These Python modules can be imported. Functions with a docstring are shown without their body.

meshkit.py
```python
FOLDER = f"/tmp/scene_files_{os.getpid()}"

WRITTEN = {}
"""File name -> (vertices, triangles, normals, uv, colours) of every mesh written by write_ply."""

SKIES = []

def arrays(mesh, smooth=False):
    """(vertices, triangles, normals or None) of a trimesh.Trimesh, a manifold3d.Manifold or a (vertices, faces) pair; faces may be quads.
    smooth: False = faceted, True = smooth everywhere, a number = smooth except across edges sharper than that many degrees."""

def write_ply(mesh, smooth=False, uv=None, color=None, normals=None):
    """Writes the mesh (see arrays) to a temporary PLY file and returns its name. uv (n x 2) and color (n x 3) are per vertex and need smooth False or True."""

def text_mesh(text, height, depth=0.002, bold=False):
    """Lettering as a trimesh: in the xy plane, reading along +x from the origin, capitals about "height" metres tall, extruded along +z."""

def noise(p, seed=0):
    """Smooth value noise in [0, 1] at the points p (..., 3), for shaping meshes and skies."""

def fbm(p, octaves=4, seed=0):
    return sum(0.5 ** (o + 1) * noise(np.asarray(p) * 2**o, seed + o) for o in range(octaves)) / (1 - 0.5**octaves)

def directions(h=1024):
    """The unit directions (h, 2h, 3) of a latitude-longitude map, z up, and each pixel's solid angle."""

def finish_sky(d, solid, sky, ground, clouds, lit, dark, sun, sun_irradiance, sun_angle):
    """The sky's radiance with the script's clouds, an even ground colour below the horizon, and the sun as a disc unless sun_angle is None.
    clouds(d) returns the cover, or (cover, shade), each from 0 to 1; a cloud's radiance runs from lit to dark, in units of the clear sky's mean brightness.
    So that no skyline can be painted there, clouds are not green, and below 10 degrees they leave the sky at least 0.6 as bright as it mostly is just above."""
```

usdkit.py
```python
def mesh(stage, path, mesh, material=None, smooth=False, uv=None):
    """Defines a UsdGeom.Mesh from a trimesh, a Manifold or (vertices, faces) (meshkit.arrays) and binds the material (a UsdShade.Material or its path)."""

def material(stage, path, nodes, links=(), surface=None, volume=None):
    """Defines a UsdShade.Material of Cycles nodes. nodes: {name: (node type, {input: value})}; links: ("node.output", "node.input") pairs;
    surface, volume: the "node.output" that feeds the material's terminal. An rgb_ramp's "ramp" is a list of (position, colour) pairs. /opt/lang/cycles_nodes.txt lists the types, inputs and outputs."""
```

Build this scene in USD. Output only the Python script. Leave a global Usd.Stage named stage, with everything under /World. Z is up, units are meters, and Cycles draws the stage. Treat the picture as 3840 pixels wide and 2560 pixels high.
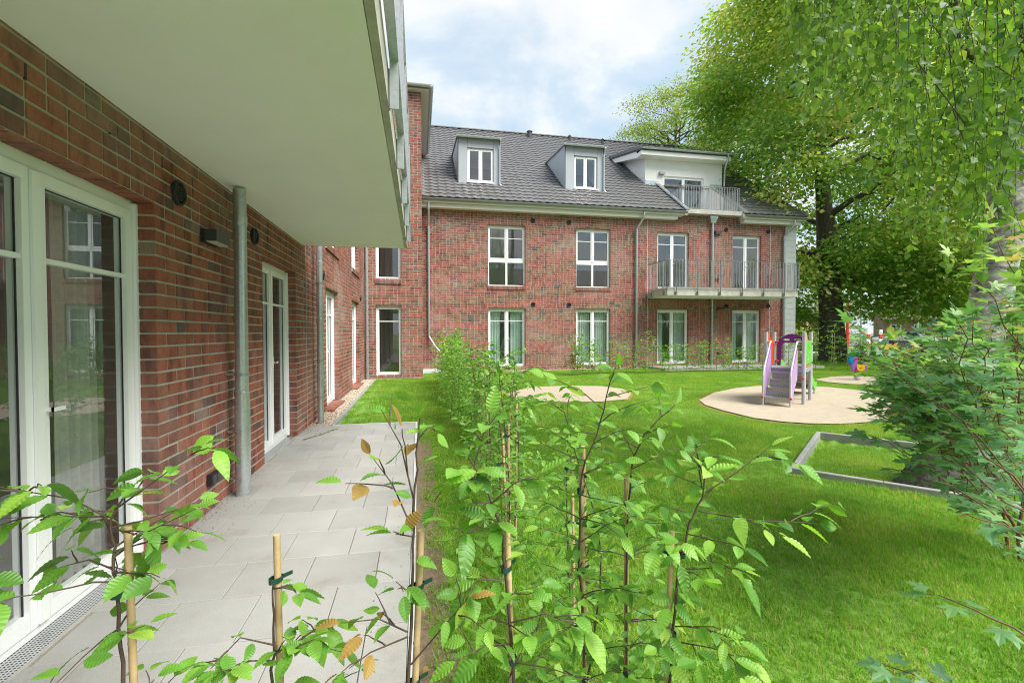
import math
import numpy as np
import usdkit, meshkit
from pxr import Usd, UsdGeom, UsdLux, UsdShade, Gf, Sdf, Vt

stage = Usd.Stage.CreateInMemory()
UsdGeom.SetStageUpAxis(stage, UsdGeom.Tokens.z)
UsdGeom.SetStageMetersPerUnit(stage, 1.0)
UsdGeom.Xform.Define(stage, '/World')
UsdGeom.Scope.Define(stage, '/World/Looks')
# ---------------------------------------------------------------- camera, sky, sun, exposure
EYE = np.array([0.0, 0.0, 1.42])
RIGHT = np.array([0.98073367, -0.19533917, -0.00201765])
UP = np.array([0.00581697, 0.01887816, 0.99980487])
FWD = np.array([0.19526296, 0.98055404, -0.01965073])
cam = UsdGeom.Camera.Define(stage, '/World/camera')
cam.CreateHorizontalApertureAttr(36.0); cam.CreateVerticalApertureAttr(36.0 * 682 / 1024)
cam.CreateFocalLengthAttr(16.485)
cam.CreateClippingRangeAttr(Gf.Vec2f(0.05, 2000.0))
cam.CreateExposureAttr(2.22)
cam.AddTransformOp().Set(Gf.Matrix4d(*[*RIGHT, 0], *[*UP, 0], *[*(-FWD), 0], *[*EYE, 1]))
SUN_EL, SUN_AZ = math.radians(51), math.radians(134)      # azimuth as atan2(x, y) of the way to the sun
SKY_STRENGTH, SUN_INTENSITY, SUN_ANGLE = 0.05, 0.40, 40.0

LOOKS = {}
def mat(name, nodes, links=(), surface='p.BSDF'):
    LOOKS[name] = usdkit.material(stage, f'/World/Looks/{name}', nodes, links, surface=surface)
    return LOOKS[name]

dome = UsdLux.DomeLight.Define(stage, '/World/sky')
dome.CreateIntensityAttr(1.0)
dome.GetPrim().SetCustomDataByKey('kind', 'structure')
CLOUD = 4.5
mat('sky_light', {
    'sky': ('sky_texture', dict(sky_type='single_scattering', sun_disc=False, sun_elevation=SUN_EL, sun_rotation=SUN_AZ, altitude=60.0, air_density=1.0, aerosol_density=1.6, ozone_density=1.3)),
    'tc': ('texture_coordinate', {}),
    'sep': ('separate_xyz', {}),
    'zz': ('math', dict(math_type='add', value2=0.22)),
    'dx': ('math', dict(math_type='divide')), 'dy': ('math', dict(math_type='divide')),
    'flat': ('combine_xyz', dict(z=0.7)),
    'n': ('noise_texture', dict(scale=1.55, detail=7.0, roughness=0.56, distortion=0.25)),
    'cover': ('rgb_ramp', dict(ramp=[(0.40, (0.05,) * 3), (0.49, (0.32,) * 3), (0.58, (0.80,) * 3), (0.70, (1.0,) * 3)])),
    'n2': ('noise_texture', dict(scale=2.6, detail=5.0, roughness=0.55)),
    'shade': ('rgb_ramp', dict(ramp=[(0.3, (0.90 * CLOUD, 0.92 * CLOUD, 0.95 * CLOUD)), (0.6, (1.05 * CLOUD, 1.05 * CLOUD, 1.05 * CLOUD))])),
    'lift': ('mix_color', dict(blend_type='mix', fac=0.75, b=(CLOUD * 0.56, CLOUD * 0.77, CLOUD * 0.92), use_clamp=False)),
    'm': ('mix_color', dict(blend_type='mix', use_clamp=False)),
    'bg': ('background_shader', dict(strength=SKY_STRENGTH))},
    [('tc.generated', 'sep.vector'), ('sep.z', 'zz.value1'), ('sep.x', 'dx.value1'), ('sep.y', 'dy.value1'), ('zz.value', 'dx.value2'), ('zz.value', 'dy.value2'),
     ('dx.value', 'flat.x'), ('dy.value', 'flat.y'), ('flat.vector', 'n.vector'), ('flat.vector', 'n2.vector'), ('n.fac', 'cover.fac'), ('n2.fac', 'shade.fac'),
     ('sky.color', 'lift.a'), ('lift.result', 'm.a'), ('shade.color', 'm.b'), ('cover.color', 'm.fac'), ('m.result', 'bg.color')], surface='bg.background')
UsdShade.MaterialBindingAPI.Apply(dome.GetPrim()).Bind(LOOKS['sky_light'])
sun = UsdLux.DistantLight.Define(stage, '/World/sun')
sun.CreateIntensityAttr(SUN_INTENSITY); sun.CreateAngleAttr(SUN_ANGLE); sun.CreateNormalizeAttr(True)
sun.CreateColorAttr(Gf.Vec3f(1.0, 0.965, 0.9))
_to = np.array([math.sin(SUN_AZ) * math.cos(SUN_EL), math.cos(SUN_AZ) * math.cos(SUN_EL), math.sin(SUN_EL)])
_x = np.cross([0, 0, 1.0], _to); _x /= np.linalg.norm(_x); _y = np.cross(_to, _x)
sun.AddTransformOp().Set(Gf.Matrix4d(*[*_x, 0], *[*_y, 0], *[*_to, 0], 0, 0, 40, 1))

# ---------------------------------------------------------------- helpers
COUNT = {}
def numbered(parent, name):
    k = f'{parent}/{name}'; n = COUNT.get(k, 0); COUNT[k] = n + 1
    return k if n == 0 else f'{k}_{n:03d}'
def tag(path, label=None, cat=None, group=None, kind=None):
    p = stage.GetPrimAtPath(path)
    for k, v in (('label', label), ('category', cat), ('group', group), ('kind', kind)):
        if v: p.SetCustomDataByKey(k, v)
    return path
def thing(name, label=None, cat=None, group=None, kind=None, parent='/World', loc=None, rotz=0.0):
    path = numbered(parent, name)
    x = UsdGeom.Xform.Define(stage, path)
    if loc is not None:
        x.AddTranslateOp().Set(Gf.Vec3d(*map(float, loc)))
        if rotz: x.AddRotateZOp().Set(float(math.degrees(rotz)))
    return tag(path, label, cat, group, kind)
def norms(v, f):
    n = np.zeros_like(v); c = np.cross(v[f[:, 1]] - v[f[:, 0]], v[f[:, 2]] - v[f[:, 0]])
    for k in range(3): np.add.at(n, f[:, k], c)
    l = np.linalg.norm(n, axis=1, keepdims=True)
    return np.where(l > 0, n / np.maximum(l, 1e-30), [0, 0, 1.0])
class G:
    """collects quads, boxes, tubes ... and becomes ONE mesh"""
    def __init__(s): s.v, s.f, s.t, s.n = [], [], [], 0
    def add(s, v, f, tone=0.5):
        v = np.asarray(v, float).reshape(-1, 3); f = np.asarray(f, int)
        if f.shape[1] == 4: f = np.vstack([f[:, [0, 1, 2]], f[:, [0, 2, 3]]])
        s.v.append(v); s.f.append(f + s.n); s.t.append(np.broadcast_to(np.asarray(tone, float), (len(v),))); s.n += len(v)
        return s
    def arr(s): return np.vstack(s.v), np.vstack(s.f), np.concatenate(s.t)
    def box(s, a, b, M=None, tone=0.5):
        (x0, y0, z0), (x1, y1, z1) = a, b
        v = np.array([[x, y, z] for z in (z0, z1) for y in (y0, y1) for x in (x0, x1)], float)
        f = np.array([[0, 2, 3, 1], [4, 5, 7, 6], [0, 1, 5, 4], [2, 6, 7, 3], [0, 4, 6, 2], [1, 3, 7, 5]])
        if M is not None: v = M(v)
        d = np.dot(np.cross(v[1] - v[0], v[2] - v[0]), v[4] - v[0])
        return s.add(v, f if d > 0 else f[:, ::-1], tone)
    def cham(s, a, b, c=0.004, M=None, tone=0.5):
        """box with its top edges chamfered (top is the second corner's z)"""
        (x0, y0, z0), (x1, y1, z1) = a, b
        v = [[x, y, z0] for y in (y0, y1) for x in (x0, x1)] + [[x, y, z1 - c] for y in (y0, y1) for x in (x0, x1)] + [[x, y, z1] for y in (y0 + c, y1 - c) for x in (x0 + c, x1 - c)]
        v = np.array(v, float)
        f = np.array([[8, 9, 11, 10], [0, 1, 5, 4], [2, 6, 7, 3], [0, 4, 6, 2], [1, 3, 7, 5], [4, 5, 9, 8], [6, 10, 11, 7], [4, 8, 10, 6], [5, 7, 11, 9]])
        if M is not None: v = M(v)
        d = np.dot(np.cross(v[1] - v[0], v[2] - v[0]), v[4] - v[0])
        return s.add(v, f if d > 0 else f[:, ::-1], tone)
    def tube(s, pts, r, n=8, caps=True, tone=0.5):
        pts = np.asarray(pts, float); m = len(pts); r = np.broadcast_to(np.asarray(r, float), (m,))
        t = np.gradient(pts, axis=0); t /= np.maximum(np.linalg.norm(t, axis=1, keepdims=True), 1e-9)
        up = np.array([0, 0, 1.0]) if abs(t[0][2]) < 0.9 else np.array([1.0, 0, 0])
        a = np.cross(t[0], up); a /= np.linalg.norm(a); A = []
        for i in range(m):
            a = a - t[i] * (a @ t[i]); a /= max(np.linalg.norm(a), 1e-9); A.append(a)
        A = np.array(A); B = np.cross(t, A)
        w = np.arange(n) * 2 * np.pi / n
        v = pts[:, None] + r[:, None, None] * (np.cos(w)[None, :, None] * A[:, None] + np.sin(w)[None, :, None] * B[:, None])
        i, j = np.meshgrid(np.arange(m - 1), np.arange(n), indexing='ij'); k = (j + 1) % n
        f = np.stack([i * n + j, i * n + k, (i + 1) * n + k, (i + 1) * n + j], -1).reshape(-1, 4)
        v = v.reshape(-1, 3); f = np.vstack([f[:, [0, 1, 2]], f[:, [0, 2, 3]]])
        if caps:
            v = np.vstack([v, pts[0], pts[-1]]); j = np.arange(n); k = (j + 1) % n
            f = np.vstack([f, np.stack([np.full(n, m * n), k, j], 1), np.stack([np.full(n, m * n + 1), (m - 1) * n + j, (m - 1) * n + k], 1)])
        return s.add(v, f, tone)
    def prism(s, poly, z0, z1, M=None, tone=0.5):
        """poly (n,2) (any simple polygon) extruded along the third axis"""
        import trimesh
        from shapely.geometry import Polygon
        m = trimesh.creation.extrude_polygon(poly if isinstance(poly, Polygon) else Polygon(poly), z1 - z0, engine='earcut')
        v = np.array(m.vertices) + [0, 0, z0]; f = np.array(m.faces)
        if M is not None:
            w = M(np.vstack([v, np.eye(3), np.zeros((1, 3))])); o = w[-1]
            if np.linalg.det(w[-4:-1] - o) < 0: f = f[:, ::-1]
            v = w[:-4]
        return s.add(v, f, tone)
    def ball(s, c, r, sub=1, tone=0.5):
        import trimesh
        m = trimesh.creation.icosphere(sub, 1.0)
        return s.add(np.asarray(m.vertices) * np.asarray(r) + c, m.faces, tone)
    def build(s, name, m, parent='/World', smooth=False, label=None, cat=None, group=None, kind=None, tones=False):
        v, f, t = s.arr()
        return emit(name, v, f, m, parent, smooth, t if tones else None, label, cat, group, kind)
def emit(name, v, f, m, parent='/World', smooth=False, tone=None, label=None, cat=None, group=None, kind=None, n=None):
    path = numbered(parent, name)
    if n is not None: pass
    elif smooth is not False and smooth is not None:
        if smooth is True: n = norms(v, f)
        else:
            if tone is not None: raise ValueError('tones need smooth True or False')
            v, f, n = meshkit.arrays((v, f), smooth)
    me = UsdGeom.Mesh.Define(stage, path)
    me.CreatePointsAttr(Vt.Vec3fArray.FromNumpy(np.ascontiguousarray(v, np.float32)))
    me.CreateFaceVertexCountsAttr(Vt.IntArray.FromNumpy(np.full(len(f), 3, np.int32)))
    me.CreateFaceVertexIndicesAttr(Vt.IntArray.FromNumpy(np.ascontiguousarray(f, np.int32).ravel()))
    me.CreateSubdivisionSchemeAttr('none')
    if n is not None:
        me.CreateNormalsAttr(Vt.Vec3fArray.FromNumpy(np.ascontiguousarray(n, np.float32))); me.SetNormalsInterpolation('vertex')
    if tone is not None:
        UsdGeom.PrimvarsAPI(me).CreatePrimvar('tone', Sdf.ValueTypeNames.FloatArray, 'vertex').Set(Vt.FloatArray.FromNumpy(np.ascontiguousarray(tone, np.float32)))
    UsdShade.MaterialBindingAPI.Apply(me.GetPrim()).Bind(LOOKS[m])
    return tag(path, label, cat, group, kind) if (label or cat or group or kind) else path
def copy_of(src, name, loc, rotz, label=None, cat=None, group=None):
    path = numbered('/World', name); x = UsdGeom.Xform.Define(stage, path)
    x.AddTranslateOp().Set(Gf.Vec3d(*map(float, loc))); x.AddRotateZOp().Set(float(math.degrees(rotz)))
    x.GetPrim().GetReferences().AddInternalReference(src); x.GetPrim().SetInstanceable(True)
    return tag(path, label, cat, group)
def unit(a):
    a = np.asarray(a, float); return a / max(np.linalg.norm(a), 1e-9)
class Plane:
    """a wall: u along it, n out of it, z up it"""
    def __init__(s, o, U, N, Z=(0, 0, 1)): s.o, s.B = np.array(o, float), np.array([U, N, Z], float)
    def __call__(s, p): return s.o + np.asarray(p, float) @ s.B
    def box(s, g, u0, u1, n0, n1, z0, z1, tone=0.5): return g.box((u0, n0, z0), (u1, n1, z1), s, tone)
def in_view(p, margin=0.05):
    d = p - EYE; z = d @ FWD; x = d @ RIGHT / np.maximum(z, 1e-6); y = d @ UP / np.maximum(z, 1e-6)
    return (z > 0.1) & (np.abs(x) < 1.092 * (1 + margin)) & (np.abs(y) < 0.728 * (1 + margin))

# ---------------------------------------------------------------- materials
def plain(name, col, rough=0.5, metal=0.0, var=0.0, vscale=6.0, bump=0.0, bscale=120.0, spec=0.5, bevel=0.0, **kw):
    nodes = {'p': ('principled_bsdf', dict(base_color=col, roughness=rough, metallic=metal, specular_ior_level=spec, **kw))}; links = []
    if var or bump: nodes['g'] = ('geometry', {})
    if var:
        nodes['n'] = ('noise_texture', dict(scale=vscale, detail=5.0, roughness=0.6))
        nodes['r'] = ('rgb_ramp', dict(ramp=[(0.3, tuple(c * (1 - var) for c in col)), (0.7, tuple(min(1, c * (1 + var)) for c in col))]))
        links += [('g.position', 'n.vector'), ('n.fac', 'r.fac'), ('r.color', 'p.base_color')]
    if bump:
        nodes['bn'] = ('noise_texture', dict(scale=bscale, detail=4.0)); nodes['b'] = ('bump', dict(strength=bump, distance=0.004))
        links += [('g.position', 'bn.vector'), ('bn.fac', 'b.height'), ('b.normal', 'p.normal')]
        if bevel:
            nodes['bv'] = ('bevel', dict(radius=bevel)); links.append(('bv.bevel', 'b.normal'))
    elif bevel:
        nodes['bv'] = ('bevel', dict(radius=bevel)); links.append(('bv.bevel', 'p.normal'))
    return mat(name, nodes, links)
def brick_mat(name, dark=1.0):
    mat(name, {
        'g': ('geometry', {}), 'a': ('attribute', dict(attribute='tone')),
        'ramp': ('rgb_ramp', dict(ramp=[(0.0, (0.125, 0.088, 0.085)), (0.14, (0.165, 0.092, 0.082)), (0.28, (0.23, 0.098, 0.078)), (0.42, (0.285, 0.102, 0.073)), (0.6, (0.335, 0.110, 0.070)), (0.76, (0.375, 0.128, 0.078)), (0.85, (0.31, 0.162, 0.13)), (0.92, (0.26, 0.185, 0.165)), (1.0, (0.35, 0.22, 0.13))])),
        'mp': ('mapping', dict(scale=(9.0, 9.0, 3.0))), 'mp2': ('mapping', dict(scale=(60.0, 60.0, 22.0))),
        'n1': ('noise_texture', dict(scale=1.0, detail=4.0, roughness=0.62)),
        'band': ('rgb_ramp', dict(ramp=[(0.42, (1.0,) * 3), (0.54, (0.80, 0.77, 0.80)), (0.63, (0.40, 0.42, 0.48))])),
        'mul': ('mix_color', dict(blend_type='multiply', fac=0.85)),
        'n2': ('noise_texture', dict(scale=1.0, detail=5.0, roughness=0.7)),
        'sp': ('rgb_ramp', dict(ramp=[(0.30, (0.66,) * 3), (0.5, (0.92,) * 3), (0.72, (1.2, 1.17, 1.1))])),
        'mul2': ('mix_color', dict(blend_type='multiply', fac=1.0, use_clamp=False)),
        'n3': ('noise_texture', dict(scale=0.8, detail=5.0, roughness=0.62)),
        'st': ('rgb_ramp', dict(ramp=[(0.49, (0.0,) * 3), (0.62, (0.20,) * 3), (0.76, (0.5,) * 3)])),
        'bloom': ('mix_color', dict(b=(0.44, 0.34, 0.30))),
        'bn': ('noise_texture', dict(scale=190.0, detail=4.0, roughness=0.65)), 'b': ('bump', dict(strength=0.55, distance=0.004)),
        'p': ('principled_bsdf', dict(roughness=0.78, specular_ior_level=0.35))},
        [('a.fac', 'ramp.fac'), ('g.position', 'mp.vector'), ('g.position', 'mp2.vector'), ('mp.vector', 'n1.vector'), ('n1.fac', 'band.fac'), ('ramp.color', 'mul.a'), ('band.color', 'mul.b'),
         ('mp2.vector', 'n2.vector'), ('n2.fac', 'sp.fac'), ('mul.result', 'mul2.a'), ('sp.color', 'mul2.b'), ('g.position', 'n3.vector'), ('n3.fac', 'st.fac'), ('st.color', 'bloom.fac'),
         ('mul2.result', 'bloom.a'), ('bloom.result', 'p.base_color'), ('g.position', 'bn.vector'), ('bn.fac', 'b.height'), ('b.normal', 'p.normal')])
brick_mat('brick')
plain('mortar', (0.40, 0.375, 0.33), 0.9, var=0.16, vscale=14, bump=0.5, bscale=160)
plain('pvc', (0.87, 0.88, 0.885), 0.32, bevel=0.004)
plain('render', (0.78, 0.77, 0.75), 0.85, bump=0.12, bscale=260, var=0.03, vscale=2)
plain('soffit_paint', (0.90, 0.885, 0.86), 0.85, bump=0.25, bscale=220, var=0.025, vscale=1.5)
plain('fascia', (0.74, 0.72, 0.68), 0.5)
plain('concrete', (0.45, 0.43, 0.38), 0.85, var=0.2, vscale=5, bump=0.4, bscale=60)
plain('concrete_kerb', (0.28, 0.28, 0.272), 0.85, var=0.15, vscale=9, bump=0.4, bscale=90)
mat('slab_stone', {'g': ('geometry', {}), 'a': ('attribute', dict(attribute='tone')), 'r': ('rgb_ramp', dict(ramp=[(0.0, (0.315, 0.31, 0.297)), (0.6, (0.355, 0.351, 0.34)), (1.0, (0.385, 0.375, 0.355))])), 'n': ('noise_texture', dict(scale=2.6, detail=6.0, roughness=0.65)), 's': ('rgb_ramp', dict(ramp=[(0.27, (0.78, 0.74, 0.68)), (0.42, (0.96, 0.955, 0.94)), (0.55, (1.0,) * 3), (0.72, (1.08, 1.08, 1.08))])),
    'n2': ('noise_texture', dict(scale=150.0, detail=3.0)), 's2': ('rgb_ramp', dict(ramp=[(0.3, (0.93,) * 3), (0.7, (1.06,) * 3)])), 'mul': ('mix_color', dict(blend_type='multiply', fac=1.0, use_clamp=False)), 'mul2': ('mix_color', dict(blend_type='multiply', fac=1.0, use_clamp=False)), 'b': ('bump', dict(strength=0.3, distance=0.003)), 'p': ('principled_bsdf', dict(roughness=0.72))},
    [('a.fac', 'r.fac'), ('g.position', 'n.vector'), ('n.fac', 's.fac'), ('g.position', 'n2.vector'), ('n2.fac', 's2.fac'), ('r.color', 'mul.a'), ('s.color', 'mul.b'), ('mul.result', 'mul2.a'), ('s2.color', 'mul2.b'), ('mul2.result', 'p.base_color'), ('n2.fac', 'b.height'), ('b.normal', 'p.normal')])
plain('joint_sand', (0.12, 0.115, 0.105), 0.95, var=0.2, vscale=40)
plain('plinth', (0.55, 0.56, 0.57), 0.7)
mat('zinc', {'g': ('geometry', {}), 'v': ('voronoi_texture', dict(scale=38.0, detail=1.0)), 'r': ('rgb_ramp', dict(ramp=[(0.0, (0.38, 0.41, 0.425)), (0.45, (0.46, 0.49, 0.505)), (0.9, (0.52, 0.55, 0.565))])),
             'n': ('noise_texture', dict(scale=5.0, detail=4.0)), 'rr': ('map_range', dict(to_min=0.20, to_max=0.36)), 'p': ('principled_bsdf', dict(metallic=0.72))},
    [('g.position', 'v.vector'), ('v.distance', 'r.fac'), ('r.color', 'p.base_color'), ('g.position', 'n.vector'), ('n.fac', 'rr.value'), ('rr.result', 'p.roughness')])
plain('zinc_dull', (0.30, 0.315, 0.32), 0.42, metal=0.55, var=0.12, vscale=4)
plain('panel_grey', (0.36, 0.39, 0.42), 0.45, var=0.03, vscale=2)
mat('tile', {'g': ('geometry', {}), 'a': ('attribute', dict(attribute='tone')), 'ramp': ('rgb_ramp', dict(ramp=[(0.0, (0.10, 0.097, 0.099)), (0.8, (0.15, 0.145, 0.148)), (1.0, (0.175, 0.145, 0.12))])),
             'n': ('noise_texture', dict(scale=7.0, detail=6.0, roughness=0.7)), 's': ('rgb_ramp', dict(ramp=[(0.3, (0.85,) * 3), (0.7, (1.12,) * 3)])), 'mul': ('mix_color', dict(blend_type='multiply', fac=1.0, use_clamp=False)), 'p': ('principled_bsdf', dict(roughness=0.5, specular_ior_level=0.5))},
    [('a.fac', 'ramp.fac'), ('g.position', 'n.vector'), ('n.fac', 's.fac'), ('ramp.color', 'mul.a'), ('s.color', 'mul.b'), ('mul.result', 'p.base_color')])
mat('glass', {'t': ('transparent_bsdf', dict(color=(0.92, 0.95, 0.94))), 'gl': ('glossy_bsdf', dict(color=(0.95, 0.97, 1.0), roughness=0.0)), 'lw': ('layer_weight', dict(blend=0.5)), 'pw': ('math', dict(math_type='power', value2=4.0)), 'k': ('math', dict(math_type='multiply_add', value2=0.70, value3=0.15)), 'm': ('mix_closure', {})},
    [('lw.facing', 'pw.value1'), ('pw.value', 'k.value1'), ('k.value', 'm.fac'), ('t.BSDF', 'm.closure1'), ('gl.BSDF', 'm.closure2')], surface='m.closure')
plain('black_plastic', (0.018, 0.018, 0.02), 0.45)
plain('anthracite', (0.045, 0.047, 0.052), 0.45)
plain('room_wall', (0.60, 0.595, 0.57), 0.9)
plain('seal', (0.03, 0.03, 0.032), 0.6)
def cloth(name, col):
    mat(name, {'g': ('geometry', {}), 'n': ('noise_texture', dict(scale=30.0, detail=3.0)), 'r': ('rgb_ramp', dict(ramp=[(0.3, tuple(c * 0.9 for c in col)), (0.7, tuple(c * 1.08 for c in col))])), 'd': ('diffuse_bsdf', {}), 't': ('translucent_bsdf', {}), 'm': ('mix_closure', dict(fac=0.35))},
        [('g.position', 'n.vector'), ('n.fac', 'r.fac'), ('r.color', 'd.color'), ('r.color', 't.color'), ('d.BSDF', 'm.closure1'), ('t.BSDF', 'm.closure2')], surface='m.closure')
cloth('curtain_green', (0.58, 0.78, 0.66)); cloth('curtain_sheer', (0.74, 0.86, 0.79)); cloth('curtain_grey', (0.56, 0.565, 0.52))
def leafy(name, stops, trans=0.40, rough=0.40, spec=0.45, vein=0.0):
    mat(name, {'a': ('attribute', dict(attribute='tone')), 'r': ('rgb_ramp', dict(ramp=stops)), 'g': ('geometry', {}), 'n': ('noise_texture', dict(scale=18.0, detail=3.0)),
               's': ('rgb_ramp', dict(ramp=[(0.3, (0.82,) * 3), (0.7, (1.16,) * 3)])), 'mul': ('mix_color', dict(blend_type='multiply', fac=1.0, use_clamp=False)),
               'p': ('principled_bsdf', dict(roughness=rough, specular_ior_level=spec)), 'br': ('mix_color', dict(blend_type='multiply', fac=1.0, b=(1.25, 1.3, 0.55), use_clamp=False)), 't': ('translucent_bsdf', {}), 'm': ('mix_closure', dict(fac=trans))},
        [('a.fac', 'r.fac'), ('g.position', 'n.vector'), ('n.fac', 's.fac'), ('r.color', 'mul.a'), ('s.color', 'mul.b'), ('mul.result', 'p.base_color'), ('mul.result', 'br.a'), ('br.result', 't.color'), ('p.BSDF', 'm.closure1'), ('t.BSDF', 'm.closure2')], surface='m.closure')
leafy('hornbeam_leaf', [(0, (0.078, 0.193, 0.040)), (0.45, (0.141, 0.332, 0.050)), (0.72, (0.243, 0.463, 0.064)), (0.82, (0.344, 0.526, 0.084)), (0.88, (0.367, 0.283, 0.076)), (1, (0.416, 0.180, 0.064))])
leafy('linden_leaf', [(0, (0.139, 0.274, 0.064)), (0.5, (0.288, 0.475, 0.096)), (0.8, (0.557, 0.600, 0.142)), (1, (0.660, 0.600, 0.241))], trans=0.5)
leafy('far_leaf', [(0, (0.149, 0.225, 0.047)), (0.5, (0.231, 0.300, 0.070)), (1, (0.363, 0.405, 0.109))], trans=0.5)
leafy('birch_leaf', [(0, (0.099, 0.204, 0.055)), (0.5, (0.186, 0.341, 0.070)), (1, (0.361, 0.506, 0.100))], trans=0.5, rough=0.36)
leafy('maple_leaf', [(0, (0.090, 0.194, 0.107)), (0.5, (0.154, 0.323, 0.141)), (0.8, (0.270, 0.465, 0.158)), (0.9, (0.389, 0.539, 0.189)), (1, (0.598, 0.345, 0.189))], trans=0.42, rough=0.38)
leafy('shrub_leaf', [(0, (0.090, 0.187, 0.045)), (1, (0.252, 0.391, 0.075))], trans=0.48)
mat('grass_blade', {'a': ('attribute', dict(attribute='tone')), 'r': ('rgb_ramp', dict(ramp=[(0.0, (0.16, 0.35, 0.022)), (0.6, (0.255, 0.49, 0.036)), (0.9, (0.36, 0.56, 0.06)), (1.0, (0.52, 0.45, 0.18))])),
                    'g': ('geometry', {}), 'n': ('noise_texture', dict(scale=1.1, detail=7.0, roughness=0.72)), 's': ('rgb_ramp', dict(ramp=[(0.30, (0.62, 0.74, 0.8)), (0.5, (1.0,) * 3), (0.66, (1.55, 1.15, 1.6)), (0.76, (2.0, 1.2, 3.0))])),
                    'mul': ('mix_color', dict(blend_type='multiply', fac=1.0, use_clamp=False)), 'p': ('principled_bsdf', dict(roughness=0.5, specular_ior_level=0.35)), 't': ('translucent_bsdf', {}), 'm': ('mix_closure', dict(fac=0.48))},
    [('a.fac', 'r.fac'), ('g.position', 'n.vector'), ('n.fac', 's.fac'), ('r.color', 'mul.a'), ('s.color', 'mul.b'), ('mul.result', 'p.base_color'), ('mul.result', 't.color'), ('p.BSDF', 'm.closure1'), ('t.BSDF', 'm.closure2')], surface='m.closure')
plain('turf_soil', (0.14, 0.27, 0.035), 0.95, var=0.35, vscale=9, bump=0.6, bscale=50)
plain('bare_soil', (0.16, 0.115, 0.075), 0.95, var=0.3, vscale=30, bump=0.8, bscale=70)
plain('far_ground', (0.12, 0.21, 0.045), 0.95, var=0.3, vscale=0.6)
plain('sand', (0.40, 0.335, 0.25), 0.95, var=0.09, vscale=7, bump=1.0, bscale=38)
plain('dry_rim', (0.30, 0.17, 0.07), 0.95, var=0.4, vscale=22, bump=0.8, bscale=60)
plain('asphalt', (0.13, 0.13, 0.135), 0.9, var=0.1, vscale=2)
plain('pale_paving', (0.52, 0.48, 0.42), 0.9, var=0.15, vscale=1.5)
plain('road_paint', (0.75, 0.75, 0.73), 0.7)
mat('pebble', {'a': ('attribute', dict(attribute='tone')), 'r': ('rgb_ramp', dict(ramp=[(0.0, (0.20, 0.14, 0.10)), (0.3, (0.38, 0.28, 0.19)), (0.6, (0.52, 0.42, 0.32)), (0.85, (0.62, 0.56, 0.48)), (1.0, (0.33, 0.32, 0.31))])), 'p': ('principled_bsdf', dict(roughness=0.7))}, [('a.fac', 'r.fac'), ('r.color', 'p.base_color')])
def bark(name, c0, c1, sx=14.0, sz=2.0, bump=1.0, dist=0.03):
    mat(name, {'g': ('geometry', {}), 'mp': ('mapping', dict(scale=(sx, sx, sz))), 'n': ('noise_texture', dict(scale=1.0, detail=6.0, roughness=0.65, distortion=0.6)), 'r': ('rgb_ramp', dict(ramp=[(0.32, c0), (0.66, c1)])), 'b': ('bump', dict(strength=bump, distance=dist)), 'p': ('principled_bsdf', dict(roughness=0.9))},
        [('g.position', 'mp.vector'), ('mp.vector', 'n.vector'), ('n.fac', 'r.fac'), ('r.color', 'p.base_color'), ('n.fac', 'b.height'), ('b.normal', 'p.normal')])
bark('linden_bark', (0.035, 0.028, 0.023), (0.13, 0.10, 0.08))
bark('birch_bark', (0.04, 0.037, 0.034), (0.50, 0.48, 0.44), sx=9.0, sz=16.0, bump=0.8, dist=0.015)
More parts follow.
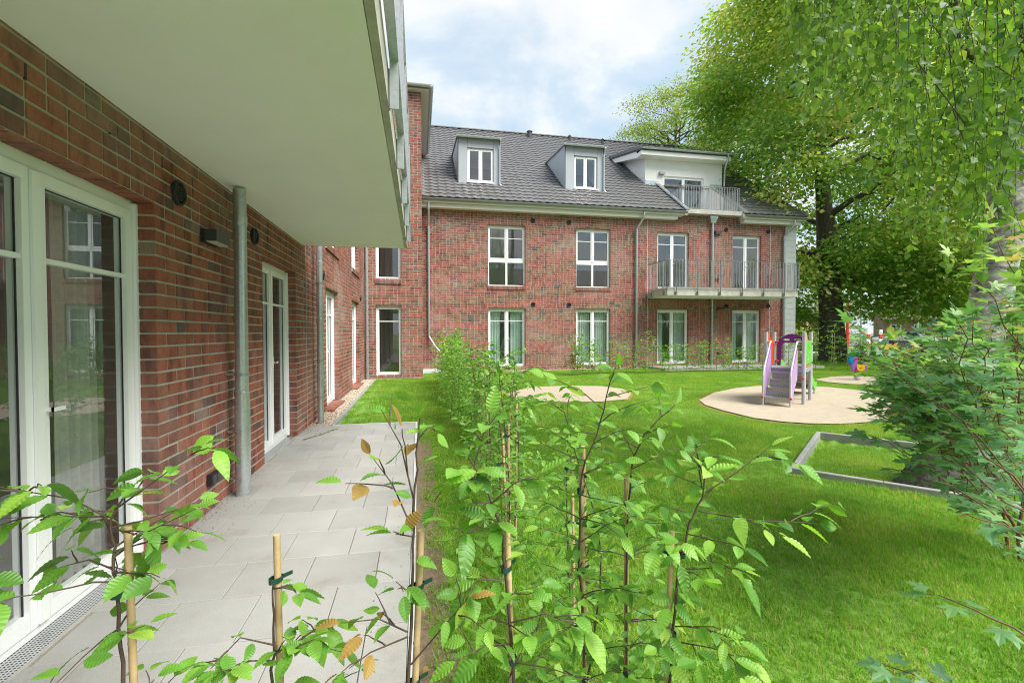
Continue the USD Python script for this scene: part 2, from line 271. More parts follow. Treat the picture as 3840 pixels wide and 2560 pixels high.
bark('birch_base', (0.02, 0.018, 0.016), (0.10, 0.09, 0.08), sx=16.0, sz=10.0)
plain('twig_brown', (0.085, 0.055, 0.04), 0.7, var=0.3, vscale=60)
plain('twig_red', (0.17, 0.075, 0.045), 0.6, var=0.3, vscale=60)
plain('bamboo', (0.53, 0.37, 0.20), 0.5, var=0.2, vscale=25)
plain('green_tie', (0.012, 0.055, 0.04), 0.45)
for nm, c in dict(purple=(0.15, 0.02, 0.24), lilac=(0.36, 0.13, 0.48), orange_red=(0.75, 0.075, 0.015), lime=(0.13, 0.50, 0.06), dark_green=(0.02, 0.22, 0.04), ochre=(0.50, 0.25, 0.03), yellow=(0.80, 0.48, 0.01), red=(0.62, 0.012, 0.015), blue=(0.01, 0.25, 0.60), white_plastic=(0.80, 0.79, 0.82)).items():
    plain('play_' + nm, c, 0.38, bevel=0.004)
plain('play_grey', (0.45, 0.46, 0.49), 0.45)
plain('play_deck', (0.27, 0.29, 0.34), 0.6, bump=0.3, bscale=200)
plain('spring_steel', (0.38, 0.42, 0.45), 0.4, metal=0.3)
mat('checker_plate', {'g': ('geometry', {}), 'd': ('vector_math', dict(math_type='dot_product', vector2=(0.6033, -0.7975, 0.0))), 's': ('separate_xyz', {}), 'zz': ('math', dict(math_type='multiply', value2=1.2)), 'a': ('math', dict(math_type='add')), 'b': ('math', dict(math_type='subtract')),
    'ka': ('math', dict(math_type='multiply', value2=22.0)), 'kb': ('math', dict(math_type='multiply', value2=22.0)), 'fa': ('math', dict(math_type='pingpong', value2=0.5)), 'fb': ('math', dict(math_type='pingpong', value2=0.5)), 'm': ('math', dict(math_type='minimum')),
    'r': ('rgb_ramp', dict(ramp=[(0.06, (0.26, 0.265, 0.26)), (0.13, (0.60, 0.605, 0.59)), (0.5, (0.68, 0.68, 0.66))])), 'bp': ('bump', dict(strength=0.5, distance=0.01)), 'p': ('principled_bsdf', dict(metallic=0.45, roughness=0.4))},
    [('g.position', 'd.vector1'), ('g.position', 's.vector'), ('s.z', 'zz.value1'), ('d.value', 'a.value1'), ('zz.value', 'a.value2'), ('d.value', 'b.value1'), ('zz.value', 'b.value2'), ('a.value', 'ka.value1'), ('b.value', 'kb.value1'), ('ka.value', 'fa.value1'), ('kb.value', 'fb.value1'), ('fa.value', 'm.value1'), ('fb.value', 'm.value2'), ('m.value', 'r.fac'), ('r.color', 'p.base_color'), ('m.value', 'bp.height'), ('bp.normal', 'p.normal')])
plain('slide_steel', (0.42, 0.39, 0.34), 0.35, metal=0.7)
mat('grate', {'g': ('geometry', {}), 'sc': ('vector_math', dict(math_type='scale', scale=62.0)), 'fr': ('vector_math', dict(math_type='fraction')), 'ct': ('vector_math', dict(math_type='subtract', vector2=(0.5, 0.5, 0.0))), 'fl': ('vector_math', dict(math_type='multiply', vector2=(1.0, 1.0, 0.0))), 'ln': ('vector_math', dict(math_type='length')),
              'r': ('rgb_ramp', dict(ramp=[(0.27, (0.03, 0.03, 0.032)), (0.33, (0.52, 0.53, 0.54))])), 'p': ('principled_bsdf', dict(metallic=0.5, roughness=0.35))},
    [('g.position', 'sc.vector1'), ('sc.vector', 'fr.vector1'), ('fr.vector', 'ct.vector1'), ('ct.vector', 'fl.vector1'), ('fl.vector', 'ln.vector1'), ('ln.value', 'r.fac'), ('r.color', 'p.base_color')])
mat('far_brick', {'g': ('geometry', {}), 'mp': ('mapping', dict(rotation=(math.pi / 2, 0.0, 0.75))), 'bt': ('brick_texture', dict(color1=(0.20, 0.06, 0.04), color2=(0.13, 0.055, 0.045), mortar=(0.24, 0.2, 0.17), scale=4.0, mortar_size=0.03)), 'p': ('principled_bsdf', dict(roughness=0.85))}, [('g.position', 'mp.vector'), ('mp.vector', 'bt.vector'), ('bt.color', 'p.base_color')])
plain('brown_board', (0.10, 0.035, 0.03), 0.7, var=0.2)
plain('pink_wall', (0.46, 0.24, 0.19), 0.8)
plain('awning', (0.62, 0.30, 0.17), 0.8, var=0.08)
plain('far_roof', (0.09, 0.07, 0.065), 0.7, var=0.15)
plain('car_silver', (0.55, 0.57, 0.60), 0.25, metal=0.6); plain('car_black', (0.012, 0.012, 0.014), 0.2); plain('car_white', (0.72, 0.73, 0.74), 0.25); plain('car_blue', (0.02, 0.035, 0.07), 0.22)
plain('car_glass', (0.02, 0.025, 0.03), 0.06); plain('rubber', (0.02, 0.02, 0.02), 0.8); plain('lamp_red', (0.45, 0.01, 0.01), 0.3)
plain('signal_red', (0.62, 0.035, 0.02), 0.5); plain('post_green', (0.015, 0.045, 0.04), 0.5); plain('timber', (0.42, 0.23, 0.09), 0.7, var=0.2)
plain('sign_dark', (0.04, 0.05, 0.07), 0.5); plain('sign_blue', (0.02, 0.08, 0.4), 0.4)

# ================================================================ ground
def sstep(t): t = np.clip(t, 0, 1); return t * t * (3 - 2 * t)
def gz(x, y):
    x, y = np.asarray(x, float), np.asarray(y, float); a, b = (x - 3.80) * 0.7675 + (y - 4.22) * 0.641, (x - 3.80) * 0.641 - (y - 4.22) * 0.7675      # inside the planter frame the turf lies lower
    return -0.065 + 0.04 * sstep((y - 6) / 8.0) - 0.075 * sstep(np.minimum(np.minimum(a, 2.29 - a), np.minimum(b, 2.3 - b)) / 0.12)
from shapely.geometry import Polygon, Point, box as sbox
from shapely import contains_xy, distance as sdist, points as spoints
def sheet(name, x0, x1, y0, y1, step, zf, m, kind='structure', keep=None, smooth=True):
    xs = np.linspace(x0, x1, max(2, int(round((x1 - x0) / step)) + 1)); ys = np.linspace(y0, y1, max(2, int(round((y1 - y0) / step)) + 1))
    X, Y = np.meshgrid(xs, ys); v = np.stack([X, Y, zf(X, Y)], -1).reshape(-1, 3); n = len(xs)
    i, j = np.meshgrid(np.arange(len(ys) - 1), np.arange(n - 1), indexing='ij'); a = (i * n + j).ravel()
    f = np.vstack([np.stack([a, a + 1, a + n + 1], 1), np.stack([a, a + n + 1, a + n], 1)])
    return emit(name, v, f, m, smooth=smooth, kind=kind)
G().add([[-400, -400, -0.30], [400, -400, -0.30], [400, 400, -0.30], [-400, 400, -0.30]], [[0, 1, 2, 3]]).build('ground', 'far_ground', kind='structure')
sheet('lawn', -1.31, 26.0, -3.0, 29.0, 0.14, lambda x, y: gz(x, y) + 0.012 * (meshkit.noise(np.stack([x * 1.3, y * 1.3, 0 * x], -1)) - 0.5), 'turf_soil')
SAND = [
    [(5.84, 8.97), (6.88, 9.96), (7.93, 10.6), (8.8, 10.89), (9.77, 10.78), (10.42, 10.34), (10.59, 9.75), (10.5, 9.1), (9.89, 8.23), (8.98, 7.37), (7.86, 6.58), (7.07, 6.27), (6.54, 6.24), (6.1, 6.37), (5.8, 6.58), (5.56, 6.98), (5.53, 7.75), (5.58, 8.36)],
    [(11.63, 11.97), (12.78, 12.53), (13.7, 12.62), (14.1, 12.12), (13.84, 11.38), (12.74, 10.55), (11.99, 10.4), (11.59, 10.8), (11.38, 11.3)],
    [(2.0, 10.62), (2.41, 11.34), (2.98, 11.86), (3.85, 11.96), (4.72, 11.68), (5.04, 11.04), (4.89, 10.23), (4.4, 9.4), (3.71, 9.17), (2.98, 9.27), (2.41, 9.57), (2.04, 10.04)]]
SANDP = []
for poly, lab in zip(SAND, ('large pale sand patch under the climbing tower', 'small sand patch under the spring rider by the big tree', 'round sand patch lying behind the hedge, empty of toys')):
    P = Polygon(poly).buffer(0.35).buffer(-0.35); SANDP.append(P)
    import trimesh
    rim = P.buffer(0.17)
    for q, nm, m, dz, amp in ((rim, 'sand_rim', 'dry_rim', 0.008, 0.0), (P, 'sand_patch', 'sand', 0.028, 0.04)):
        x0, y0, x1, y1 = q.bounds; st = 0.09
        ring = np.array(q.segmentize(st).exterior.coords)[:-1]
        gx, gy = np.meshgrid(np.arange(x0, x1, st), np.arange(y0, y1, st)); inn = q.buffer(-st * 0.6)
        k = contains_xy(inn, gx.ravel(), gy.ravel()); pts = np.vstack([ring, np.stack([gx.ravel()[k], gy.ravel()[k]], 1)])
        from scipy.spatial import Delaunay
        tri = Delaunay(pts).simplices; c = pts[tri].mean(1); tri = tri[contains_xy(q, c[:, 0], c[:, 1])]
        e = pts[tri]; neg = np.cross(e[:, 1] - e[:, 0], e[:, 2] - e[:, 0]) < 0; tri[neg] = tri[neg][:, ::-1]
        edge = np.clip(sdist(q.exterior, spoints(pts)) / 0.3, 0, 1)
        z = gz(pts[:, 0], pts[:, 1]) + dz + amp * edge * (meshkit.fbm(np.stack([pts[:, 0] * 3.0, pts[:, 1] * 3.0, 0 * pts[:, 0]], 1), 4) - 0.42)
        emit(nm, np.column_stack([pts, z]), tri, m, smooth=True, kind='structure', label=lab if nm == 'sand_patch' else None)
# road and paving beyond the garden, square to the line of sight past the big tree
VD = np.array([0.73, 0.6834]); VL = np.array([0.6834, -0.73])
def band(name, d0, d1, l0, l1, z, m):
    q = [VD * d + VL * l for d, l in ((d0, l0), (d0, l1), (d1, l1), (d1, l0))]
    v = np.array([[*p, z] for p in q]); f = np.array([[0, 1, 2, 3]])
    if np.cross(v[1] - v[0], v[2] - v[0])[2] < 0: f = f[:, ::-1]
    return G().add(v, f).build(name, m, kind='structure')
band('paved_yard', 30.5, 42.0, -9, 40, -0.10, 'pale_paving')
band('verge', 42.0, 63.0, -40, 60, -0.14, 'far_ground')
band('road', 63.0, 96.0, -70, 80, -0.08, 'asphalt')
for l in range(-40, 60, 8): band('road_marking', 78.8, 79.1, l, l + 3.5, -0.07, 'road_paint')

# ================================================================ terrace by the camera
terr = thing('terrace', kind='structure', label='grey concrete slab terrace under the balcony')
g = G(); g.box((-2.05, -1.2, -0.3), (-0.03, 7.60, -0.016)); g.build('terrace_bed', 'joint_sand', terr)
rng = np.random.default_rng(3)
rows = []
k = 0; y1 = 7.54
while y1 > -0.9:
    y0 = y1 - 0.4; off = 0.0 if k % 2 == 0 else 0.197
    x = -0.058
    first = True
    while x > -1.66:
        w = 0.197 if (first and k % 2) else 0.394
        x0 = max(x - w, -1.655); first = False
        if x - x0 > 0.03: rows.append((x0 + 0.0018, x - 0.0018, y0 + 0.0018, y1 - 0.0018))
        x -= w
    y1 = y0; k += 1
for a, b, c, d in rows:
    dz = rng.normal(0, 0.0006)
    G().cham((a, c, -0.015), (b, d, dz), 0.003, tone=rng.uniform(0, 1)).build('paving_slab', 'slab_stone', terr, tones=True)
G().box((-0.056, -1.2, -0.12), (-0.028, 7.57, 0.002)).build('edge_strip', 'plinth', terr)
G().box((-1.30, 7.572, -0.10), (-0.028, 7.604, 0.002)).build('edge_strip', 'plinth', terr)
for (a, b) in ((1.80, 3.39), (5.47, 6.87)):
    G().box((-1.775, a + 0.002, -0.012), (-1.6595, b - 0.002, 0.0035)).build('drain_grate', 'grate', terr)
# kerb of the gravel strip, one stone after another
kerb = thing('garden_kerb', 'low concrete edging stones between gravel strip and lawn beside the near brick wing', 'kerb')
for i in range(8):
    y0 = 7.61 + i * 0.93
    G().cham((-1.335, y0, -0.2), (-1.28, min(y0 + 0.927, 15.03), rng.normal(0.0, 0.004)), 0.006).build('kerb_stone', 'concrete_kerb', kerb)
for i in range(2):
    G().cham((-1.278 + i * 0.75, 14.92, -0.2), (-0.532 + i * 0.75, 14.97, -0.035), 0.006).build('kerb_stone', 'concrete_kerb', kerb)
# gravel
def gravel(area, n, seed, zf, size=(0.007, 0.014)):
    r = np.random.default_rng(seed); x0, y0, x1, y1 = area
    ico = trimesh.creation.icosphere(0, 1.0); V, F = np.asarray(ico.vertices), np.asarray(ico.faces)
    n = int(n); c = np.stack([r.uniform(x0, x1, n), r.uniform(y0, y1, n)], 1); z = zf(c[:, 0], c[:, 1]) + r.uniform(-0.006, 0.010, n)
    s = r.uniform(*size, n)[:, None] * r.uniform([0.8, 0.8, 0.5], [1.5, 1.2, 0.9], (n, 3)); a = r.uniform(0, 2 * np.pi, n)
    W = V[None] * s[:, None]; ca, sa = np.cos(a)[:, None], np.sin(a)[:, None]
    P = np.stack([W[..., 0] * ca - W[..., 1] * sa + c[:, :1], W[..., 0] * sa + W[..., 1] * ca + c[:, 1:], W[..., 2] + z[:, None]], -1)
    return P.reshape(-1, 3), (F[None] + np.arange(n)[:, None, None] * len(V)).reshape(-1, 3), np.repeat(r.uniform(0, 1, n), len(V))
g = G()
for area, n, sd in (((-1.64, 7.6, -1.33, 15.0), 6500, 1), ((-1.33, 14.97, 0.14, 15.1), 900, 2), ((0.95, 16.95, 8.88, 17.2), 4200, 4)):
    v, f, t = gravel(area, n, sd, lambda x, y: np.where(y > 16, -0.005, -0.03) + 0 * x, (0.008, 0.016)); g.add(v, f, t)
g.build('gravel', 'pebble', tones=True, kind='stuff', label='buff and brown gravel strip along the foot of the brick walls', cat='gravel')
G().box((-1.64, 7.6, -0.2), (-1.335, 15.0, -0.035)).box((-1.33, 14.972, -0.2), (0.14, 15.1, -0.035)).box((0.95, 16.95, -0.2), (8.88, 17.2, -0.012)).build('gravel_bed', 'bare_soil', kind='structure')
sheet('soil_strip', -0.03, 0.16, 0.3, 6.5, 0.05, lambda x, y: gz(x, y) + 0.012 + 0.016 * (meshkit.fbm(np.stack([x * 9, y * 9, 0 * x], -1), 3) - 0.5), 'bare_soil')
g = G(); r_ = np.random.default_rng(61)
for area, n in (((-1.64, 3.42, -1.56, 5.4), 150), ((-1.64, 3.5, -1.35, 4.3), 60), ((-1.64, 6.9, -1.50, 7.5), 40), ((-0.25, 2.0, -0.06, 7.4), 40)):
    v, f, t = gravel(area, n, int(n), lambda x, y: 0.004 + 0 * x, (0.0016, 0.0042)); g.add(v, f, t)
g.build('crumbs', 'joint_sand', kind='stuff', label='dark crumbs of soil scattered on the slabs along the wall', cat='crumbs')
# far terrace
ter2 = thing('terrace', kind='structure', label='raised pale concrete terrace below the far balcony')
G().box((8.9, 15.72, -0.3), (15.7, 17.2, 0.055)).build('terrace_bed', 'concrete', ter2)
for i in range(17):
    for j in range(4):
        a, b = 8.9 + i * 0.4, 15.72 + j * 0.37
        G().cham((a + 0.002, b + 0.002, 0.056), (min(a + 0.398, 15.7), b + 0.368, 0.075 + rng.normal(0, 0.0005)), 0.004, tone=rng.uniform(0, 1)).build('paving_slab', 'slab_stone', ter2, tones=True)
G().box((0.14, 16.55, -0.2), (0.93, 17.2, 0.085)).box((0.16, 16.57, 0.085), (0.91, 17.19, 0.10)).build('light_shaft_cover', 'plinth', kind=None, label='flat grey light shaft cover at the foot of the far facade corner', cat='cover')

# ================================================================ brickwork
ROW = 1.0 / 12
def lay(pl, u0, u1, z0, z1, openings, seed, zoff=0.0, cut=None):
    """bricks of a wall in wild bond: an array of u0, u1, z0, z1 rows"""
    r = np.random.default_rng(seed); out = []
    k = math.floor((z0 - zoff) / ROW)
    while zoff + k * ROW < z1 - 0.02:
        a, b = zoff + k * ROW + 0.006, zoff + (k + 1) * ROW - 0.006
        a2, b2 = max(a, z0), min(b, z1)
        if b2 - a2 > 0.02:
            mid = (a + b) / 2; segs = [(u0, u1)]
            for (o0, o1, p0, p1) in openings:
                if p0 + 0.02 < mid < p1 - 0.0:
                    segs = [q for s in segs for q in ((s[0], min(s[1], o0)), (max(s[0], o1), s[1])) if q[1] - q[0] > 0.03]
            for s0, s1 in segs:
                u = s0 + (0.0 if k % 2 else 0.0)
                seq = r.choice([0.24, 0.115], p=[0.68, 0.32], size=int((s1 - s0) / 0.12) + 6)
                seq[0] = 0.24 if k % 2 else 0.115
                for w in seq:
                    e = u + w
                    if s1 - e < 0.07: e = s1
                    out.append((u, min(e, s1), a2, b2)); u = e + 0.011
                    if u >= s1 - 0.02: break
        k += 1
    return np.array(out)
def brick_mesh(pl, B, seed, depth=0.007, ch=0.0035):
    """(n, 8, 3) corners of all bricks: a slightly bulging front with a worn arris"""
    r = np.random.default_rng(seed); n = len(B); pr = r.normal(0.0, 0.0011, n)
    u0, u1, a, b = B.T; j = lambda s=0.0012: r.normal(0, s, n)
    back = [(u0, -depth, a), (u1, -depth, a), (u1, -depth, b), (u0, -depth, b)]
    front = [(u0 + ch + j(), pr, a + ch + j()), (u1 - ch + j(), pr + j(0.0008), a + ch + j()), (u1 - ch + j(), pr + j(0.0008), b - ch + j()), (u0 + ch + j(), pr, b - ch + j())]
    P = np.stack([np.stack([np.broadcast_to(np.asarray(x, float), (n,)) for x in c], -1) for c in back + front], 1)
    return pl(P.reshape(-1, 3)).reshape(n, 8, 3)
BF = np.array([[4, 5, 6], [4, 6, 7], [0, 1, 5], [0, 5, 4], [1, 2, 6], [1, 6, 5], [2, 3, 7], [2, 7, 6], [3, 0, 4], [3, 4, 7]])
def flipped(pl): return np.linalg.det(pl.B[[0, 2, 1]]) < 0
class Bricks:
    """all bricks of one thing: the 300 that show largest as parts of the wall, the rest as one part"""
    def __init__(s): s.P, s.T, s.F = [], [], []
    def add(s, pl, B, seed):
        if len(B) == 0: return
        r = np.random.default_rng(seed + 7)
        s.P.append(brick_mesh(pl, B, seed)); s.T.append(np.clip(np.where(r.uniform(size=len(B)) < 0.16, r.uniform(0, 1, len(B)), r.beta(4.2, 3.4, len(B))), 0.0, 1)); s.F += [flipped(pl)] * len(B)
    def build(s, wall, most=300, near=None):
        P = np.concatenate(s.P); T = np.concatenate(s.T); F = np.array(s.F); c = P.mean(1)
        d = np.linalg.norm(c - EYE, axis=1); ok = in_view(c, 0.0) & (near(c) if near is not None else True)
        size = np.linalg.norm(P[:, 5] - P[:, 4], axis=1) / d * ok
        order = np.argsort(-size); pick = [i for i in order[:most] if size[i] > 0]; rest = np.setdiff1d(np.arange(len(P)), pick)
        for i in pick: emit('brick', P[i], BF[:, ::-1] if F[i] else BF, 'brick', wall, tone=np.full(8, T[i]))
        fs = np.where(F[rest][:, None, None], BF[None, :, ::-1], BF[None]) + 8 * np.arange(len(rest))[:, None, None]
        emit('brickwork', P[rest].reshape(-1, 3), fs.reshape(-1, 3), 'brick', wall, tone=np.repeat(T[rest], 8), kind='stuff')
def wall_sheets(g, pl, u0, u1, z0, z1, openings, n=-0.0055, thick=0.12):
    us = sorted({u0, u1, *[min(max(o, u0), u1) for q in openings for o in q[:2]]}); zs = sorted({z0, z1, *[min(max(o, z0), z1) for q in openings for o in q[2:]]})
    for a, b in zip(us, us[1:]):
        for c, d in zip(zs, zs[1:]):
            m = ((a + b) / 2, (c + d) / 2)
            if any(o[0] < m[0] < o[1] and o[2] < m[1] < o[3] for o in openings): continue
            v = pl(np.array([[a, n, c], [b, n, c], [b, n, d], [a, n, d]])); f = np.array([[0, 1, 2, 3]])
            g.add(v, f[:, ::-1] if flipped(pl) else f)
    for (a, b, c, d) in openings:       # reveals
        for q in ([(a, n, c), (a, n, d), (a, -thick - 0.03, d), (a, -thick - 0.03, c)], [(b, n, c), (b, -thick - 0.03, c), (b, -thick - 0.03, d), (b, n, d)], [(a, n, d), (b, n, d), (b, -thick - 0.03, d), (a, -thick - 0.03, d)], [(a, n, c), (a, -thick - 0.03, c), (b, -thick - 0.03, c), (b, n, c)]):
            off = {0: (0.0055, 0), 1: (-0.0055, 0)}
            g.add(pl(np.array(q)), [[0, 1, 2, 3]])
def reveal_bricks(br, pl, openings, seed, zoff=0.0, thick=0.13):
    for i, (a, b, c, d) in enumerate(openings):
        for u, sg in ((a, 1), (b, -1)):
            q = Plane(pl(np.array([u + sg * 0.006, 0, 0])), -pl.B[1], sg * pl.B[0], pl.B[2])
            B = lay(q, 0.0, thick, c, d, [], seed + i, zoff); br.add(q, B, seed + 31 * i + (sg > 0))
        q = Plane(pl(np.array([0, 0, d - 0.006])), pl.B[0], -pl.B[2], -pl.B[1])
        B = lay(q, a, b, 0.0, thick, [], seed + 5 + i, -0.004); B = B[(B[:, 2] < 0.02)] if len(B) else B
        if len(B): B[:, 2], B[:, 3] = 0.004, thick - 0.006; br.add(q, B, seed + 77 + i)

# ---------------------------------------------------------------- windows and doors
def window(parent, pl, a, b, c, d, kind, name='window', handle=True):
    w = thing(name, parent=parent)
    N0, N1 = -0.20, -0.128           # outer frame
    def fr(nm, boxes, m='pvc'):
        g = G()
        for q in boxes: pl.box(g, *q)
        return g.build(nm, m, w)
    F = 0.055
    fr('frame', [(a, a + F, N0, N1, c, d), (b - F, b, N0, N1, c, d), (a + F, b - F, N0, N1, d - F - 0.035, d), (a + F, b - F, N0, N1, c, c + F)])
    fr('shutter_rail', [(a, a + 0.028, N1 + 0.001, N1 + 0.03, c + 0.02, d - 0.02), (b - 0.028, b, N1 + 0.001, N1 + 0.03, c + 0.02, d - 0.02)])
    def leaf(x0, x1, z0, z1, bar=None, S=0.062, bars_n=-0.155):
        n0, n1 = -0.185, -0.120
        fr('sash', [(x0, x0 + S, n0, n1, z0, z1), (x1 - S, x1, n0, n1, z0, z1), (x0 + S, x1 - S, n0, n1, z1 - S, z1), (x0 + S, x1 - S, n0, n1, z0, z0 + S + 0.015)])
        fr('seal', [(x0 + S, x0 + S + 0.005, -0.1515, -0.145, z0 + S, z1 - S), (x1 - S - 0.005, x1 - S, -0.1515, -0.145, z0 + S, z1 - S), (x0 + S, x1 - S, -0.1515, -0.145, z1 - S - 0.005, z1 - S)], 'seal')
        if bar: fr('glazing_bar', [(x0 + S, x1 - S, n0 + 0.014, n1 - 0.008, bar - 0.0125, bar + 0.0125)])
        v = pl(np.array([[x0 + S, -0.152, z0 + S], [x1 - S, -0.152, z0 + S], [x1 - S, -0.152, z1 - S], [x0 + S, -0.152, z1 - S]])); f = np.array([[0, 1, 2, 3]])
        G().add(v, f[:, ::-1] if flipped(pl) else f).build('pane', 'glass', w)
    m = (a + b) / 2; top = d - 0.065
    if kind in ('door', 'four'):
        z0 = c + 0.04; bar = d - 0.48
        if kind == 'four':
            t = c + 0.94; fr('transom', [(a + F, b - F, N0, N1 + 0.004, t - 0.045, t + 0.045)]); z0 = t + 0.04
            fr('mullion', [(m - 0.035, m + 0.035, N0, N1 + 0.002, c + F, t - 0.045)])
            for x0, x1 in ((a + F, m - 0.035), (m + 0.035, b - F)):
                v = pl(np.array([[x0, -0.15, c + F], [x1, -0.15, c + F], [x1, -0.15, t - 0.045], [x0, -0.15, t - 0.045]])); f = np.array([[0, 1, 2, 3]])
                G().add(v, f[:, ::-1] if flipped(pl) else f).build('pane', 'glass', w)
        leaf(a + 0.032, m - 0.008, z0, top, bar); leaf(m + 0.008, b - 0.032, z0, top, bar)
        fr('meeting_stile', [(m - 0.028, m + 0.028, -0.119, -0.106, z0 + 0.01, top - 0.01)])
        if handle and kind == 'door':
            g = G(); pl.box(g, m + 0.02, m + 0.048, -0.121, -0.108, c + 0.98, c + 1.12); pl.box(g, m + 0.026, m + 0.042, -0.108, -0.072, c + 1.04, c + 1.06); pl.box(g, m + 0.026, m + 0.10, -0.084, -0.070, c + 1.04, c + 1.06); g.build('handle', 'pvc', w)
    elif kind == 'pair':                # small dormer window
        leaf(a + 0.03, m - 0.006, c + 0.03, d - 0.03); leaf(m + 0.006, b - 0.03, c + 0.03, d - 0.03)
    elif kind == 'single':
        leaf(a + 0.03, b - 0.03, c + 0.03, top)
    elif kind == 'single_bar':
        leaf(a + 0.03, b - 0.03, c + 0.05, top, d - 0.50)
    elif kind == 'slide':
        fr('mullion', [(m - 0.05, m + 0.05, N0, N1, c + F, d - F)]); leaf(a + 0.03, m - 0.02, c + 0.04, top); leaf(m + 0.02, b - 0.03, c + 0.04, top)
    return w
def room(g, pl, a, b, c, d, depth=2.6, side=0.5, up=0.25):
    a, b, d = a - side, b + side, d + up; n0, n1 = -0.235, -0.235 - depth
    P = lambda *q: pl(np.array(q))
    for q in ([(a, n1, c), (b, n1, c), (b, n1, d), (a, n1, d)], [(a, n0, c), (a, n1, c), (a, n1, d), (a, n0, d)], [(b, n0, c), (b, n1, c), (b, n1, d), (b, n0, d)], [(a, n0, c), (b, n0, c), (b, n1, c), (a, n1, c)], [(a, n0, d), (b, n0, d), (b, n1, d), (a, n1, d)]): g.add(P(*q), [[0, 1, 2, 3]])
    for q in ([(a + side, -0.201, c), (a + side, n0, c), (a + side, n0, d - up), (a + side, -0.201, d - up)], [(b - side, -0.201, c), (b - side, n0, c), (b - side, n0, d - up), (b - side, -0.201, d - up)], [(a + side, -0.201, d - up), (b - side, -0.201, d - up), (b - side, n0, d - up), (a + side, n0, d - up)], [(a + side, -0.201, c), (b - side, -0.201, c), (b - side, n0, c), (a + side, n0, c)]): g.add(P(*q), [[0, 1, 2, 3]])
    # the inner face of the wall round the opening
    o = (a + side, b - side, c, d - up)
    for q in ((a, o[0], c, d), (o[1], b, c, d), (o[0], o[1], o[3], d)): g.add(P((q[0], n0, q[2]), (q[1], n0, q[2]), (q[1], n0, q[3]), (q[0], n0, q[3])), [[0, 1, 2, 3]])
def curtain(pl, a, b, c, d, m, label, n=-0.33, waves=9, amp=0.03, flare=0.0, group=None, seed=0):
    r = np.random.default_rng(seed); k = waves * 8; t = np.linspace(0, 1, k + 1); rows = 7; V = []
    ph = np.cumsum(r.uniform(0.7, 1.3, k + 1)) / k * waves * 2 * np.pi
    for i in range(rows):
        s = i / (rows - 1); w0, w1 = a, b + flare * (1 - s)
        V.append(np.stack([w0 + (w1 - w0) * t, n + amp * (0.55 + 0.45 * (1 - s)) * np.sin(ph) + 0.01 * np.sin(ph * 0.37 + 2 * s), np.full(k + 1, c + (d - c) * s)], -1))
    v = pl(np.concatenate(V)); i, j = np.meshgrid(np.arange(rows - 1), np.arange(k), indexing='ij'); q = i * (k + 1) + j
    f = np.stack([q, q + 1, q + k + 2, q + k + 1], -1).reshape(-1, 4)
    return G().add(v, f).build('curtain', m, smooth=True, label=label, cat='curtain', group=group)
def sill(parent, pl, a, b, z, h=0.115):
    s = thing('window_sill', parent=parent); n = int(round((b - a) / 0.083)); w = (b - a) / n; r = np.random.default_rng(int(abs(a * 100)) + 5)
    g = G(); pl.box(g, a, b, -0.12, 0.022, z - h + 0.006, z - 0.006); g.build('sill_mortar', 'mortar', s)
    for i in range(n):
        u = a + i * w; g = G()
        P = lambda v: pl(np.asarray(v, float) + np.stack([0 * np.asarray(v)[:, 1], 0 * np.asarray(v)[:, 1], -0.12 * np.asarray(v)[:, 1]], -1))
        g.cham((u + 0.005, -0.11, z - h), (u + w - 0.005, 0.032 + r.normal(0, 0.001), z), 0.004, P, tone=float(np.clip(r.beta(2, 2), 0.12, 0.95)))
        g.build('brick', 'brick', s, tones=True)
def vent(parent, pl, u, z, r=0.085):
    v = thing('vent_grille', parent=parent); w = np.linspace(0, 2 * np.pi, 25); g = G()
    prof = [(r * 0.80, 0.004), (r * 0.84, 0.022), (r * 0.95, 0.026), (r, 0.018), (r, -0.01)]
    P = np.array([[(u + q * np.cos(t), n, z + q * np.sin(t)) for t in w] for q, n in prof]); i, j = np.meshgrid(np.arange(4), np.arange(24), indexing='ij'); q = i * 25 + j
    g.add(pl(P.reshape(-1, 3)), np.stack([q, q + 1, q + 26, q + 25], -1).reshape(-1, 4)); g.build('rim', 'black_plastic', v, smooth=40)
    g = G(); w2 = w[:-1]; g.add(pl(np.array([(u, 0.004, z)] + [(u + r * 0.82 * np.cos(t), 0.004, z + r * 0.82 * np.sin(t)) for t in w2])), [[0, 1 + i, 1 + (i + 1) % 24] for i in range(24)]); g.build('mesh_plate', 'seal', v)
    for i in range(8):
        zz = -0.8 + 0.2 * (i + 0.5); h = math.sqrt(max(0, 1 - zz * zz)) * r * 0.8
        g = G(); pl.box(g, u - h, u + h, 0.006, 0.017, z + zz * r * 0.82 - 0.003, z + zz * r * 0.82 + 0.003); g.build('slat', 'black_plastic', v)
def wall_lamp(pl, u, z, L, D, Hh, label):
    t = thing('wall_lamp', label, 'lamp', group=None); g = G(); pl.box(g, u - L / 2, u + L / 2, 0.004, 0.03, z - Hh / 2, z + Hh / 2); g.build('back_plate', 'black_plastic', t)
    g = G(); pl.box(g, u - L / 2 + 0.001, u + L / 2 - 0.001, 0.031, D, z - Hh / 2 + 0.012, z + Hh / 2); g.build('housing', 'anthracite', t)
    g = G(); pl.box(g, u - L / 2 + 0.012, u + L / 2 - 0.012, 0.04, D - 0.008, z - Hh / 2 + 0.004, z - Hh / 2 + 0.0115); g.build('diffuser', 'concrete', t)
